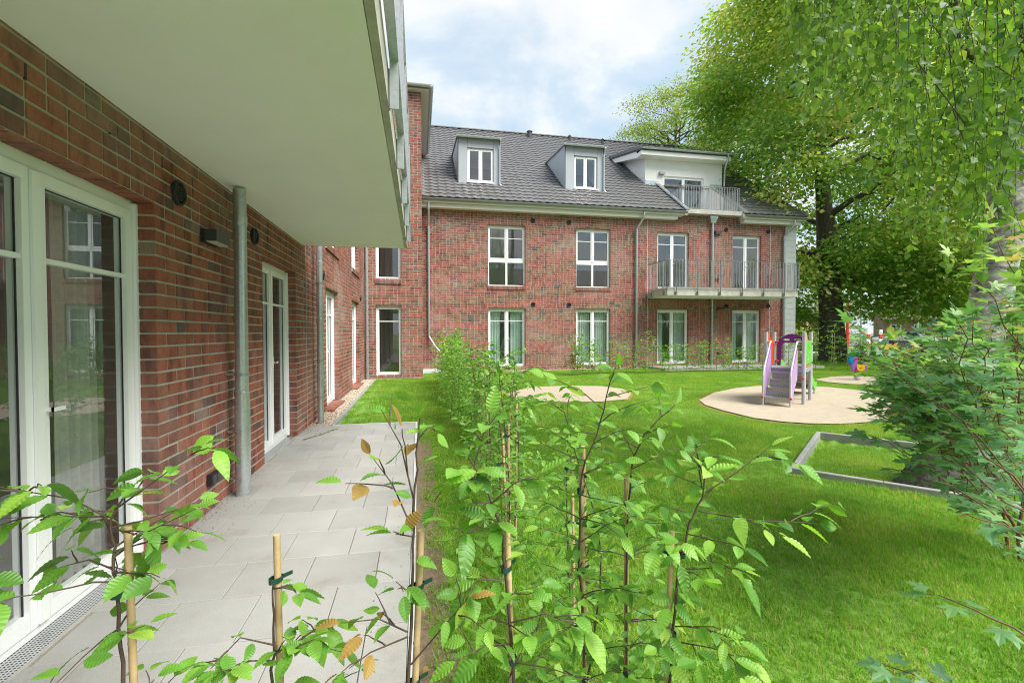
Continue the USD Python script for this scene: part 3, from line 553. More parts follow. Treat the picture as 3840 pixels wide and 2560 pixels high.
def socket(parent, pl, u, z, w=0.15):
    s = thing('outdoor_socket', parent=parent); g = G(); pl.box(g, u - w / 2, u + w / 2, 0.003, 0.035, z - 0.045, z + 0.045); g.build('box', 'black_plastic', s)
    for k in (-1, 1): g = G(); pl.box(g, u + k * w / 4 - w / 5, u + k * w / 4 + w / 5, 0.036, 0.05, z - 0.036, z + 0.036); g.build('lid', 'anthracite', s)
def pipe(parent, pl, path, r=0.045, joints=(), clamps=(), name='downpipe', n=16):
    """path: (u, n, z) points from the top down; rounded at its bends"""
    p = thing(name, parent=parent); pts = np.array(path, float); out = [pts[0]]
    for i in range(1, len(pts) - 1):
        a, b, c = pts[i - 1], pts[i], pts[i + 1]; k = min(0.08, np.linalg.norm(b - a) / 2.2, np.linalg.norm(c - b) / 2.2); s, e = b + unit(a - b) * k, b + unit(c - b) * k
        out += [(1 - t) ** 2 * s + 2 * t * (1 - t) * b + t * t * e for t in np.linspace(0, 1, 6)]
    out.append(pts[-1])
    G().tube(pl(np.array(out)), r, n).build('tube', 'zinc', p, smooth=40)
    for (u, nn, z) in joints:
        G().tube(pl(np.array([(u, nn, z + 0.05), (u, nn, z + 0.046), (u, nn, z - 0.03), (u, nn, z - 0.036)])), [r + 0.001, r + 0.006, r + 0.006, r + 0.001], n).build('collar', 'zinc', p, smooth=40)
    for (u, nn, z) in clamps:
        g = G(); g.tube(pl(np.array([(u, nn, z + 0.012), (u, nn, z - 0.012)])), r + 0.004, n); pl.box(g, u - 0.008, u + 0.008, 0.0, nn - r, z - 0.008, z + 0.008); pl.box(g, u - r - 0.028, u - r + 0.004, nn - 0.012, nn + 0.012, z - 0.012, z + 0.012); g.build('clamp', 'zinc_dull', p)
    return p

# ================================================================ the near wing with its balcony
LW = Plane((-1.64, 0, 0), (0, 1, 0), (1, 0, 0)); FW = Plane((0, 17.2, 0), (1, 0, 0), (0, -1, 0)); TF = Plane((0, 15.1, 0), (1, 0, 0), (0, -1, 0)); TS = Plane((0.12, 0, 0), (0, 1, 0), (1, 0, 0))
wing = thing('apartment_building', 'near red brick wing with terrace doors, drainpipes and the concrete balcony overhead', 'building')
OPL = [(1.80, 3.39, 0.0, 2.25), (5.47, 6.87, 0.0, 2.25), (8.98, 10.36, 0.0, 2.25), (12.38, 13.83, 0.0, 2.25)]
OPLU = [(8.98, 10.40, 3.06, 5.33), (12.38, 13.83, 3.06, 5.33), (5.47, 6.87, 2.92, 5.08), (1.80, 3.39, 2.92, 5.08), (8.98, 10.40, 6.15, 8.1), (12.38, 13.83, 6.15, 8.1), (5.47, 6.87, 6.15, 8.1), (1.80, 3.39, 6.15, 8.1)]
g = G(); wall_sheets(g, LW, -1.0, 15.1, -0.15, 8.95, OPL + OPLU)
wl = g.build('wall', 'mortar', wing)
br = Bricks(); br.add(LW, lay(LW, -1.0, 15.085, 0.0, 8.95, OPL + OPLU, 11), 12); reveal_bricks(br, LW, OPL + OPLU[:2], 40)
br.build(wl)
for (a, b, c, d) in OPL: window(wing, LW, a, b, c + 0.005, d, 'door', 'terrace_door')
for (a, b, c, d) in OPLU[:2]: window(wing, LW, a, b, c, d, 'four'); sill(wing, LW, a - 0.01, b + 0.01, c)
for (a, b, c, d) in OPLU[2:]: window(wing, LW, a, b, c, d, 'door')
g = G()
for o in OPL + OPLU: room(g, LW, *o)
g.build('interior', 'room_wall', wing)
for (a, b, z0, lab) in ((1.85, 2.20, 0.03, 'grey curtain drawn to the side behind the nearest terrace door'), (2.98, 3.42, 0.03, 'heavy grey curtain hanging at the far edge of the nearest terrace door'), (6.2, 6.86, 0.03, 'grey curtain behind the terrace door past the first drainpipe')):
    curtain(LW, a, b, z0, 2.28, 'curtain_grey', lab, waves=5, seed=int(a * 10))
vents = [(3.67, 2.39), (5.21, 2.40), (8.70, 2.42), (14.12, 2.41)]
for u, z in vents: vent(wing, LW, u, z)
for zz in (2.50,):      # weep slots
    for u in (2.39, 2.95, 3.48, 5.6, 6.4): g = G(); LW.box(g, u - 0.006, u + 0.006, -0.004, 0.002, zz, zz + 0.07); g.build('weep_slot', 'seal', wing)
socket(wing, LW, 4.13, 0.26)
pipe(wing, LW, [(4.47, 0.125, 2.66), (4.47, 0.125, 0.72), (4.47, 0.125, -0.03)], 0.052, joints=[(4.47, 0.125, 2.38), (4.47, 0.125, 0.86)], clamps=[(4.47, 0.125, 1.06), (4.47, 0.125, 0.56), (4.47, 0.125, 0.15)])
g = G(); g.tube(LW(np.array([(4.47, 0.125, 0.86), (4.47, 0.125, 0.84), (4.47, 0.125, -0.01)])), [0.054, 0.060, 0.060], 20); g.build('standpipe', 'zinc', wing, smooth=40)
pipe(wing, LW, [(7.87, 0.11, 8.95), (7.87, 0.11, -0.05)], 0.048, joints=[(7.87, 0.11, 2.5), (7.87, 0.11, 0.66), (7.87, 0.11, 1.6)], clamps=[(7.87, 0.11, 0.98), (7.87, 0.11, 0.40), (7.87, 0.11, 2.2)])
pipe(wing, LW, [(14.98, 0.09, 8.95), (14.98, 0.09, -0.05)], 0.045, joints=[(14.98, 0.09, 2.4), (14.98, 0.09, 0.9)], clamps=[(14.98, 0.09, 1.3), (14.98, 0.09, 0.25)])
for (a, b) in ((8.98, 10.36), (12.38, 13.83)):      # brick steps before the far doors
    n = 16
    for i in range(n):
        u = a + (b - a) * i / n; G().cham((u + 0.004, 0.0, -0.1), (u + (b - a) / n - 0.004, 0.13, 0.004), 0.004, LW, tone=0.3 + 0.5 * ((i * 37) % 11) / 11).build('brick', 'brick', wl, tones=True) if False else None
    g = G()
    for i in range(n):
        u = a + (b - a) * i / n; g.box((u + 0.004, -0.125, -0.08), (u + (b - a) / n - 0.004, 0.115, 0.004 + 0.002 * ((i * 7) % 3)), LW, tone=0.35 + 0.5 * ((i * 37) % 11) / 11)
    g.build('door_step', 'brick', wing, tones=True, kind='stuff')
# expansion joint
g = G(); LW.box(g, 7.45, 7.462, -0.004, 0.0025, 0, 8.9); g.build('expansion_joint', 'concrete', wing)
# eaves high up
g = G(); LW.box(g, -1.0, 15.1, 0.0, 0.38, 8.95, 9.0); LW.box(g, -1.0, 15.1, -6.0, 0.42, 9.0, 9.15); g.build('roof', 'zinc_dull', wing)
# balcony overhead
bal = thing('balcony', parent=wing)
G().box((-1.64, -2.0, 2.68), (-0.202, 7.25, 2.9)).build('slab', 'soffit_paint', bal)
G().box((-0.199, -2.0, 2.684), (-0.158, 7.252, 2.91)).build('slab_edge', 'concrete', bal)
G().box((-0.2, 7.2535, 2.684), (-1.64, 7.295, 2.91)).build('slab_edge', 'concrete', bal)
G().box((-0.147, -2.0, 2.90), (-0.099, 7.3, 2.908)).build('bottom_rail', 'zinc', bal)
G().box((-0.147, -2.0, 3.94), (-0.099, 7.3, 3.952)).build('hand_rail', 'zinc', bal)
for i in range(9):
    y = -0.2 + i * 0.955
    if y > 7.3: break
    G().box((-0.147, y - 0.005, 2.64), (-0.099, y + 0.005, 3.94)).build('post', 'zinc', bal)
    G().box((-0.1575, y + 0.006, 2.66), (-0.1475, y + 0.07, 2.86)).tube([(-0.146, y + 0.04, 2.74), (-0.128, y + 0.04, 2.74)], 0.009, 6).build('bracket', 'zinc_dull', bal)
    for j in range(1, 8):
        yy = y + 0.955 * j / 8
        if yy < 7.29: G().box((-0.129, yy - 0.006, 2.908), (-0.117, yy + 0.006, 3.94)).build('baluster', 'zinc', bal)
for x in np.arange(-1.5, -0.14, 0.119): G().box((x, 7.29, 2.91), (x + 0.012, 7.302, 3.94)).build('baluster', 'zinc', bal)
G().box((-1.62, 7.28, 3.94), (-0.15, 7.31, 3.952)).build('hand_rail', 'zinc', bal)
wall_lamp(LW, 4.14, 2.17, 0.26, 0.115, 0.10, 'black box wall lamp on the near brick wall beside the thick drainpipe')

# ================================================================ stair tower
tower = thing('stair_tower', 'narrow tall brick block in the corner between the two wings', 'building')
OPT = [(-1.30, -0.52, 0.05, 2.27), (-1.30, -0.52, 3.05, 4.72)]
g = G(); wall_sheets(g, TF, -1.64, 0.12, -0.15, 8.92, OPT); wall_sheets(g, TS, 15.1, 20.5, -0.15, 8.92, [])
wt = g.build('wall', 'mortar', tower)
br = Bricks(); br.add(TF, lay(TF, -1.63, 0.12, -0.08, 8.92, OPT, 21, 0.02), 22); br.add(TS, lay(TS, 15.106, 20.5, -0.08, 8.92, [], 23, 0.02), 24); reveal_bricks(br, TF, OPT, 60, 0.02)
br.build(wt)
window(tower, TF, *OPT[0], 'single_bar'); window(tower, TF, *OPT[1], 'single'); sill(tower, TF, -1.31, -0.51, 3.05)
g = G()
for o in OPT: room(g, TF, *o, side=0.1)
g.build('interior', 'room_wall', tower)
g = G(); g.box((-1.64, 14.95, 8.92), (0.36, 20.5, 8.98)); g.build('eave_board', 'plinth', tower)
g = G(); g.box((-1.64, 14.93, 8.985), (0.40, 20.5, 9.10)); g.build('roof', 'zinc_dull', tower)
def gutter(parent, a, b, r=0.065, name='gutter', m='zinc'):
    a, b = np.array(a, float), np.array(b, float); d = unit(b - a); s = unit(np.cross(d, [0, 0, 1.0])); w = np.linspace(0, np.pi, 11); g = G()
    prof = [s * (r * np.cos(t)) + np.array([0, 0, -r * np.sin(t)]) for t in w] + [s * ((r - 0.004) * np.cos(t)) + np.array([0, 0, -(r - 0.004) * np.sin(t)]) for t in w[::-1]]
    n = len(prof); v = np.array([a + q for q in prof] + [b + q for q in prof]); j = np.arange(n); k = (j + 1) % n
    g.add(v, np.stack([j, k, n + k, n + j], 1)); L = np.linalg.norm(b - a)
    gu = g.build(name, m, parent, smooth=50)
    for e, sg in ((a, -1), (b, 1)):
        g = G(); g.add(np.array([e + q for q in prof[:11]] + [e]), [[i, i + 1, 11] for i in range(10)]); g.build('end_cap', m, gu)
    for i in range(int(L / 0.65)):
        c = a + d * (0.4 + i * 0.65); g = G(); pts = [c + s * ((r + 0.003) * np.cos(t)) + np.array([0, 0, -(r + 0.003) * np.sin(t)]) for t in np.linspace(0, np.pi, 9)]
        g.tube(pts, 0.006, 4, caps=False); g.build('gutter_bracket', m, gu)
    return gu
gutter(tower, (-1.6, 14.86, 9.05), (0.43, 14.86, 9.05), 0.07); gutter(tower, (0.43, 14.80, 9.05), (0.43, 20.4, 9.05), 0.07)

# ================================================================ the far wing
far = thing('apartment_building', 'far brick wing facing the lawn, with tiled roof, grey dormers and a long balcony', 'building')
ZO = 0.07
GF = [(2.53, 3.95, 0.12, 2.32), (5.94, 7.34, 0.12, 2.32), (9.32, 10.70, 0.12, 2.32), (12.68, 14.02, 0.12, 2.32)]
UF = [(2.53, 3.95, 3.13, 5.40), (5.94, 7.34, 3.13, 5.40), (9.32, 10.70, 3.10, 5.40), (12.68, 14.02, 3.10, 5.40)]
g = G(); wall_sheets(g, FW, 0.12, 15.17, -0.15, 6.26, GF + UF)
wf = g.build('wall', 'mortar', far)
br = Bricks(); br.add(FW, lay(FW, 0.13, 15.165, -0.05, 6.25, GF + UF, 31, ZO), 32); reveal_bricks(br, FW, GF + UF, 80, ZO)
br.build(wf)
for i, o in enumerate(GF): window(far, FW, *o, 'door', 'terrace_door')
for i, o in enumerate(UF):
    if i < 2: window(far, FW, *o, 'four'); sill(far, FW, o[0] - 0.02, o[1] + 0.02, o[2])
    else: window(far, FW, *o, 'door', 'balcony_door')
g = G()
for o in GF + UF: room(g, FW, *o)
g.build('interior', 'room_wall', far)
curtain(FW, 2.6, 3.02, 0.14, 2.3, 'curtain_green', 'pale green curtain gathered at the left of the first far terrace door', waves=4, seed=1)
curtain(FW, 3.42, 3.9, 0.14, 2.3, 'curtain_green', 'pale green curtain flaring out at the right of the first far terrace door', waves=4, seed=2)
curtain(FW, 6.0, 6.58, 0.14, 2.3, 'curtain_sheer', 'left half of the closed curtains in the second far terrace door', waves=6, seed=3)
curtain(FW, 6.66, 7.28, 0.14, 2.3, 'curtain_sheer', 'right half of the closed curtains in the second far terrace door', waves=6, seed=4)
curtain(FW, 9.38, 9.72, 0.14, 2.3, 'curtain_sheer', 'left curtain of the terrace door under the balcony nearer the lawn centre', waves=4, seed=5)
curtain(FW, 10.06, 10.64, 0.14, 2.3, 'curtain_sheer', 'right curtain of the terrace door under the balcony nearer the lawn centre', waves=6, seed=6)
curtain(FW, 12.74, 13.1, 0.14, 2.3, 'curtain_green', 'left curtain of the terrace door behind the climbing tower', waves=4, seed=7)
curtain(FW, 13.4, 13.95, 0.14, 2.3, 'curtain_sheer', 'right curtain of the terrace door behind the climbing tower', waves=6, seed=8)
for u, z in [(4.23, 5.6), (5.65, 5.6), (12.37, 5.59), (14.35, 5.58), (4.24, 2.46), (5.65, 2.46), (12.41, 2.48), (14.37, 2.49)]: vent(far, FW, u, z)
for u in (3.0, 3.6, 6.3, 6.9): g = G(); FW.box(g, u, u + 0.011, -0.004, 0.0022, 2.68, 2.75); FW.box(g, u + 0.1, u + 0.111, -0.004, 0.0022, 5.76, 5.83); g.build('weep_slot', 'seal', far)
wall_lamp(FW, 11.97, 5.45, 0.27, 0.13, 0.11, 'grey box lamp on the facade above the long balcony'); wall_lamp(FW, 12.11, 2.36, 0.27, 0.13, 0.11, 'black box lamp on the facade under the long balcony')
socket(far, FW, 11.97, 3.55, 0.12); socket(far, FW, 12.05, 0.55, 0.12)
for u in (8.89, 14.45): g = G(); FW.box(g, u - 0.006, u + 0.006, -0.004, 0.0025, 0.0, 6.0); g.build('expansion_joint', 'render', far)
# grey rusticated corner
for i in range(25):
    z0 = 0.02 + i * 0.237; g = G(); FW.box(g, 15.172, 15.68, -0.3, 0.028, z0 + 0.007, z0 + 0.23); g.build('quoin', 'plinth', far)
g = G(); FW.box(g, 15.176, 15.672, -0.29, 0.012, 0.0, 5.98); FW.box(g, 15.66, 15.676, -16.6, -0.3, -0.1, 6.0); g.prism([(-0.3, 5.98), (-8.0, 11.5), (-15.6, 5.98)], 15.66, 15.676, lambda v: FW(np.asarray(v)[:, [2, 0, 1]])); g.build('side_wall', 'render', far)
# pipes
pipe(far, FW, [(0.37, 0.36, 6.0), (0.37, 0.34, 5.75), (0.37, 0.08, 5.25), (0.37, 0.08, 1.25), (0.62, 0.30, 0.85), (0.86, 0.42, 0.62), (0.86, 0.42, 0.05)], 0.042, joints=[(0.37, 0.08, 5.15), (0.37, 0.08, 2.6)], clamps=[(0.37, 0.08, 5.05), (0.37, 0.08, 2.55), (0.37, 0.08, 1.5)])
pipe(far, FW, [(8.55, 0.40, 6.05), (8.55, 0.38, 5.85), (8.39, 0.09, 5.45), (8.39, 0.09, 0.0)], 0.045, joints=[(8.39, 0.09, 5.4), (8.39, 0.09, 2.6)], clamps=[(8.39, 0.09, 5.3), (8.39, 0.09, 2.56), (8.39, 0.09, 1.0)])
pipe(far, FW, [(11.70, 0.09, 5.80), (11.70, 0.09, 0.0)], 0.045, joints=[(11.70, 0.09, 5.55), (11.70, 0.09, 1.3), (11.7, 0.09, 2.95)], clamps=[(11.70, 0.09, 5.3), (11.70, 0.09, 1.15), (11.70, 0.09, 3.4)])
pipe(far, FW, [(15.28, 0.40, 6.02), (15.28, 0.38, 5.82), (15.06, 0.09, 5.42), (15.06, 0.09, 0.0)], 0.045, joints=[(15.06, 0.09, 5.35), (15.06, 0.09, 2.45)], clamps=[(15.06, 0.09, 5.25), (15.06, 0.09, 1.2)])
g = G(); g.add(FW(np.array([(11.52, 0.005, 6.19), (11.88, 0.005, 6.19), (11.88, 0.2, 6.19), (11.52, 0.2, 6.19), (11.53, 0.005, 6.0), (11.87, 0.005, 6.0), (11.87, 0.195, 6.0), (11.53, 0.195, 6.0), (11.61, 0.03, 5.80), (11.79, 0.03, 5.80), (11.79, 0.15, 5.80), (11.61, 0.15, 5.80)])),
    [[0, 3, 2, 1], [8, 9, 10, 11], [3, 7, 6, 2], [2, 6, 5, 1], [0, 4, 7, 3], [1, 5, 4, 0], [7, 11, 10, 6], [6, 10, 9, 5], [4, 8, 11, 7], [5, 9, 8, 4]]); g.build('rainwater_hopper', 'zinc', far)
# eaves
for nm, (a, b, a2, b2) in dict(l=(0.13, 10.30, 0.13, 10.05), r=(12.97, 15.86, 13.02, 15.70)).items():
    g = G(); FW.box(g, a, b, 0.0, 0.33, 6.0, 6.05); FW.box(g, a, b, 0.30, 0.36, 6.0, 6.14); g.build('fascia', 'fascia', far)
    g = G(); FW.box(g, a2, b2, 0.003, 0.26, 5.86, 5.998); g.build('eave_soffit', 'fascia', far)
gutter(far, (0.14, 16.775, 6.14), (10.36, 16.775, 6.14), 0.072, m='zinc_dull'); gutter(far, (12.93, 16.775, 6.13), (16.02, 16.775, 6.13), 0.072, m='zinc_dull')
# roof: s up the slope, h out of it
PITCH = math.radians(36); CS, SN = math.cos(PITCH), math.sin(PITCH)
RF = Plane((0, 16.80, 6.17), (1, 0, 0), (0, -SN, CS), (0, CS, SN))         # (x, h, s)
SL = 10.05
def roof_z(y): return 6.17 + (y - 16.80) * SN / CS
HOLES = [(10.36, 12.93, -1, 2.96), (1.55, 3.10, 1.68, 4.7), (5.80, 7.38, 1.68, 4.7), (9.85, 13.52, 2.9, 6.1)]
roof = thing('roof', parent=far)
g = G()
for (a, b, s0, s1) in ((0.12, 10.36, 0, SL), (12.93, 15.8, 0, SL), (10.36, 12.93, 2.9, SL)):
    g.add(RF(np.array([(a, -0.012, s0), (b, -0.012, s0), (b, -0.012, s1), (a, -0.012, s1)])), [[0, 1, 2, 3]])
back = RF(np.array([(0.12, 0, SL), (15.8, 0, SL)])); g.add(np.vstack([back, [[15.8, 33.0, 6.1], [0.12, 33.0, 6.1]]]), [[0, 1, 2, 3]])
g.build('roof_deck', 'tile', roof)
TW, TL = 0.30, 0.335
cx = np.array([0, 0.045, 0.09, 0.15, 0.21, 0.26, 0.30]); ch = np.array([0.022, 0.029, 0.022, 0.008, 0.003, 0.008, 0.022])
T0 = np.array([(x, h + 0.038, 0.0) for x, h in zip(cx, ch)] + [(x, h + 0.004, TL + 0.05) for x, h in zip(cx, ch)] + [(x, h + 0.004, 0.002) for x, h in zip(cx, ch)])
TF_ = np.array([[i, i + 1, 7 + i + 1, 7 + i] for i in range(6)] + [[14 + i, 14 + i + 1, i + 1, i] for i in range(6)]); TF_ = np.vstack([TF_[:, [0, 1, 2]], TF_[:, [0, 2, 3]]])
r = np.random.default_rng(5); tiles = []
for k in range(int(SL / TL)):
    for i in range(int(15.72 / TW)):
        x, s = 0.14 + i * TW, 0.0 + k * TL
        if any(a - 0.02 < x + TW / 2 < b + 0.02 and c < s + TL / 2 < d for a, b, c, d in HOLES): continue
        tiles.append((x, s, r.normal(0, 0.0015), 0.35 + 0.25 * r.uniform(0, 1) + (0.35 if x > 12.9 and r.uniform() < 0.3 else 0)))
tiles = np.array(tiles); TP = RF((T0[None] + np.stack([tiles[:, 0], tiles[:, 2], tiles[:, 1]], -1)[:, None]).reshape(-1, 3)).reshape(len(tiles), 21, 3)
d = np.linalg.norm(TP.mean(1) - EYE, axis=1); d[~in_view(TP.mean(1), 0)] = 1e9; order = np.argsort(d); pick = order[:300]; rest = order[300:]
for i in pick: emit('roof_tile', TP[i], TF_, 'tile', roof, tone=np.full(21, min(1, tiles[i, 3])))
emit('roof_tiling', TP[rest].reshape(-1, 3), (TF_[None] + 21 * np.arange(len(rest))[:, None, None]).reshape(-1, 3), 'tile', roof, tone=np.repeat(np.minimum(1, tiles[rest, 3]), 21), kind='stuff')
for i in range(39):
    a = 0.12 + i * 0.40; w = np.linspace(-0.3, np.pi + 0.3, 9); pr = [(0.11 * np.cos(t), 0.075 * np.sin(t)) for t in w]
    y0, z0 = 16.80 + SL * CS, 6.17 + SL * SN + 0.03; lift = 0.012
    v = np.array([[a - 0.03, y0 + p, z0 + q + lift] for p, q in pr] + [[a + 0.40, y0 + p, z0 + q] for p, q in pr] + [[a - 0.03, y0 + p * 0.8, z0 + q * 0.8] for p, q in pr])
    G().add(v, [[j, j + 1, 9 + j + 1, 9 + j] for j in range(8)] + [[18 + j, 18 + j + 1, j + 1, j] for j in range(8)], 0.6).build('ridge_tile', 'tile', roof, tones=True)
g = G(); g.box((15.79, 0.0, -0.02), (15.86, 0.075, SL), lambda v: RF(v), tone=0.7); g.build('verge', 'tile', roof, tones=True)
for (x, s, h, w) in ((5.85, 9.5, 0.30, 0.12), (8.05, 9.4, 0.26, 0.07), (9.9, 9.3, 0.24, 0.07)):
    b = RF(np.array([[x, 0, s]]))[0]; g = G(); g.tube([b, b + [0, 0, h]], w, 10); g.tube([b + [0, 0, h], b + [0, 0, h + 0.02], b + [0, 0, h + 0.10]], [w * 1.35, w * 1.35, 0.02], 10); g.build('roof_vent', 'anthracite', roof, smooth=40)
g = G(); g.box((0.125, 0.02, 0.0), (0.24, 0.05, SL), lambda v: RF(v)); g.build('valley_flashing', 'zinc', roof)
# grey dormers
def dormer(x0, x1, w0, w1, y=18.1, zb=7.10, zt=8.86, yr=20.9, zr=9.13):
    dm = thing('dormer', parent=far)
    def panel(pts, nm='panel', m='panel_grey'): G().add(np.array(pts, float), [list(range(3))] if len(pts) == 3 else [[0, 1, 2, 3]]).build(nm, m, dm)
    wz0, wz1 = 7.2, 8.50
    e = 0.006
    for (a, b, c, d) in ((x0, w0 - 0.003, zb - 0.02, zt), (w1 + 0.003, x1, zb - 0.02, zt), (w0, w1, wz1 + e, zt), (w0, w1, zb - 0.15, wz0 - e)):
        G().box((a + 0.003, y, c), (b - 0.003, y + 0.05, d)).build('panel', 'panel_grey' if d > wz0 else 'anthracite', dm)  # lowest panel coloured dark: the shadow gap below the sill, painted in
    for x, sg in ((x0, 1), (x1, -1)):
        for a, b in ((y, y + 0.9), (y + 0.906, yr)):      # cheeks of sheet metal, two trays
            top = lambda q: zt + (q - y) / (yr - y) * (zr - zt); lo = lambda q: min(roof_z(q) - 0.06, top(q))
            v = [(x, a, lo(a)), (x, b, lo(b)), (x, b, top(b)), (x, a, top(a))]; w = [(q[0] + sg * 0.03, q[1], q[2]) for q in v]
            G().add(v + w, [[0, 1, 2, 3], [7, 6, 5, 4], [0, 3, 7, 4], [1, 5, 6, 2], [3, 2, 6, 7]]).build('panel', 'panel_grey', dm)
    g = G(); g.add([(x0 - 0.05, y - 0.12, zt), (x1 + 0.09, y - 0.12, zt), (x1 + 0.09, yr, zr), (x0 - 0.05, yr, zr), (x0 - 0.05, y - 0.12, zt + 0.06), (x1 + 0.09, y - 0.12, zt + 0.06), (x1 + 0.09, yr, zr + 0.06), (x0 - 0.05, yr, zr + 0.06)], [[0, 3, 2, 1], [4, 5, 6, 7], [0, 1, 5, 4], [1, 2, 6, 5], [3, 0, 4, 7]]); g.build('dormer_roof', 'zinc_dull', dm)
    DP = Plane((0, y + 0.0, 0), (1, 0, 0), (0, -1, 0))
    for nm, q in (('frame', None),):
        F = 0.05; g = G()
        for bx in ((w0, w0 + F, -0.14, -0.07, wz0, wz1), (w1 - F, w1, -0.14, -0.07, wz0, wz1), (w0 + F, w1 - F, -0.14, -0.07, wz1 - F, wz1), (w0 + F, w1 - F, -0.14, -0.07, wz0, wz0 + F)): DP.box(g, *bx)
        g.build('window_frame', 'pvc', dm)
    m = (w0 + w1) / 2
    for a, b in ((w0 + 0.03, m - 0.004), (m + 0.004, w1 - 0.03)):
        S = 0.065; g = G()
        for bx in ((a, a + S, -0.13, -0.06, wz0 + 0.03, wz1 - 0.03), (b - S, b, -0.13, -0.06, wz0 + 0.03, wz1 - 0.03), (a + S, b - S, -0.13, -0.06, wz1 - 0.03 - S, wz1 - 0.03), (a + S, b - S, -0.13, -0.06, wz0 + 0.03, wz0 + 0.03 + S)): DP.box(g, *bx)
        g.build('sash', 'pvc', dm)
        G().add(DP(np.array([(a + S, -0.1, wz0 + 0.03 + S), (b - S, -0.1, wz0 + 0.03 + S), (b - S, -0.1, wz1 - 0.03 - S), (a + S, -0.1, wz1 - 0.03 - S)])), [[0, 1, 2, 3]]).build('pane', 'glass', dm)
    g = G(); DP.box(g, w0 - 0.02, w1 + 0.02, -0.06, 0.06, wz0 - 0.045, wz0 - 0.008); g.build('sill', 'pvc', dm)
    g = G(); room(g, DP, w0 + 0.02, w1 - 0.02, wz0, wz1, depth=1.4, side=0.1, up=0.05); g.build('interior', 'room_wall', dm)
    gutter(dm, (x0 - 0.03, y - 0.16, zt + 0.01), (x1 + 0.11, y - 0.16, zt + 0.01), 0.055)
    xx = x1 + 0.0
    g = G(); g.tube([(xx, y - 0.16, zt - 0.04), (xx, y - 0.16, zt - 0.12), (xx - 0.02, y - 0.06, zt - 0.3), (xx - 0.02, y - 0.06, zb + 0.05), (xx + 0.05, y - 0.16, zb - 0.06)], [0.055, 0.035, 0.033, 0.033, 0.033], 10); g.build('downpipe', 'zinc', dm, smooth=40)
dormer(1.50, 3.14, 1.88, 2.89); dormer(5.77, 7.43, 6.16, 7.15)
# roof terrace and its white dormer
pent = thing('roof_terrace', parent=far)
g = G(); g.box((10.33, 16.86, 6.10), (12.96, 19.2, 6.27)); g.build('terrace_floor', 'concrete', pent)
DY = 19.2; BD = Plane((0, DY, 0), (1, 0, 0), (0, -1, 0))
doorb = (10.70, 12.66, 6.28, 8.33)
g = G(); wall_n = 0.0
for (a, b, c, d) in ((9.80, doorb[0], 6.2, 9.13), (doorb[1], 13.58, 6.2, 9.13), (doorb[0], doorb[1], doorb[3], 9.13)): BD.box(g, a, b, -0.2, 0.0, c, d)
for x in (9.80, 13.44):
    g.prism([(DY + 0.2, roof_z(DY + 0.2) - 0.1), (22.0, roof_z(22.0) - 0.1), (22.0, 9.88), (DY + 0.2, 9.16)], x, x + 0.14, lambda v: np.asarray(v)[:, [2, 0, 1]])
g.build('dormer_wall', 'render', pent)
window(pent, Plane((0, DY, 0), (1, 0, 0), (0, -1, 0)), *doorb, 'slide', 'sliding_door') if False else None
# the sliding door, straight under the terrace part
wd = Plane((0, DY, 0), (1, 0, 0), (0, -1, 0)); a, b, c, d = doorb; F = 0.06
g = G()
for q in ((a, a + F, -0.16, -0.06, c, d), (b - F, b, -0.16, -0.06, c, d), (a + F, b - F, -0.16, -0.06, d - 0.1, d), (a + F, b - F, -0.16, -0.06, c, c + F), (11.62, 11.74, -0.15, -0.05, c + F, d - 0.1)): wd.box(g, *q)
g.build('door_frame', 'pvc', pent)
for x0, x1, n in ((a + F, 11.62, -0.1), (11.74, b - F, -0.14)): G().add(wd(np.array([(x0, n, c + F), (x1, n, c + F), (x1, n, d - 0.1), (x0, n, d - 0.1)])), [[0, 1, 2, 3]]).build('pane', 'glass', pent)
g = G(); room(g, wd, a, b, c, d, depth=2.2, side=0.2, up=0.1); g.build('interior', 'room_wall', pent)
g = G(); g.add([(9.37, 18.72, 9.20), (13.78, 18.72, 9.20), (13.78, 22.35, 10.03), (9.37, 22.35, 10.03), (9.37, 18.72, 9.33), (13.78, 18.72, 9.33), (13.78, 22.35, 10.16), (9.37, 22.35, 10.16)], [[0, 3, 2, 1], [4, 5, 6, 7], [0, 1, 5, 4], [1, 2, 6, 5], [3, 0, 4, 7]]); g.build('dormer_roof', 'tile', pent)
g = G(); g.add([(9.40, 18.74, 9.02), (13.70, 18.74, 9.02), (13.70, DY, 9.02), (9.40, DY, 9.02), (9.40, 18.74, 9.198), (13.70, 18.74, 9.198), (13.70, DY, 9.198), (9.40, DY, 9.198)], [[0, 3, 2, 1], [0, 1, 5, 4], [1, 2, 6, 5], [3, 0, 4, 7]]); g.add([(9.40, DY, 9.02), (9.80, DY, 9.02), (9.80, 22.2, 9.80), (9.40, 22.2, 9.80)], [[0, 1, 2, 3]]); g.add([(9.40, DY, 9.02), (9.40, 22.2, 9.80), (9.40, 22.2, 9.99), (9.40, DY, 9.30)], [[0, 1, 2, 3]]); g.build('eave_board', 'render', pent)
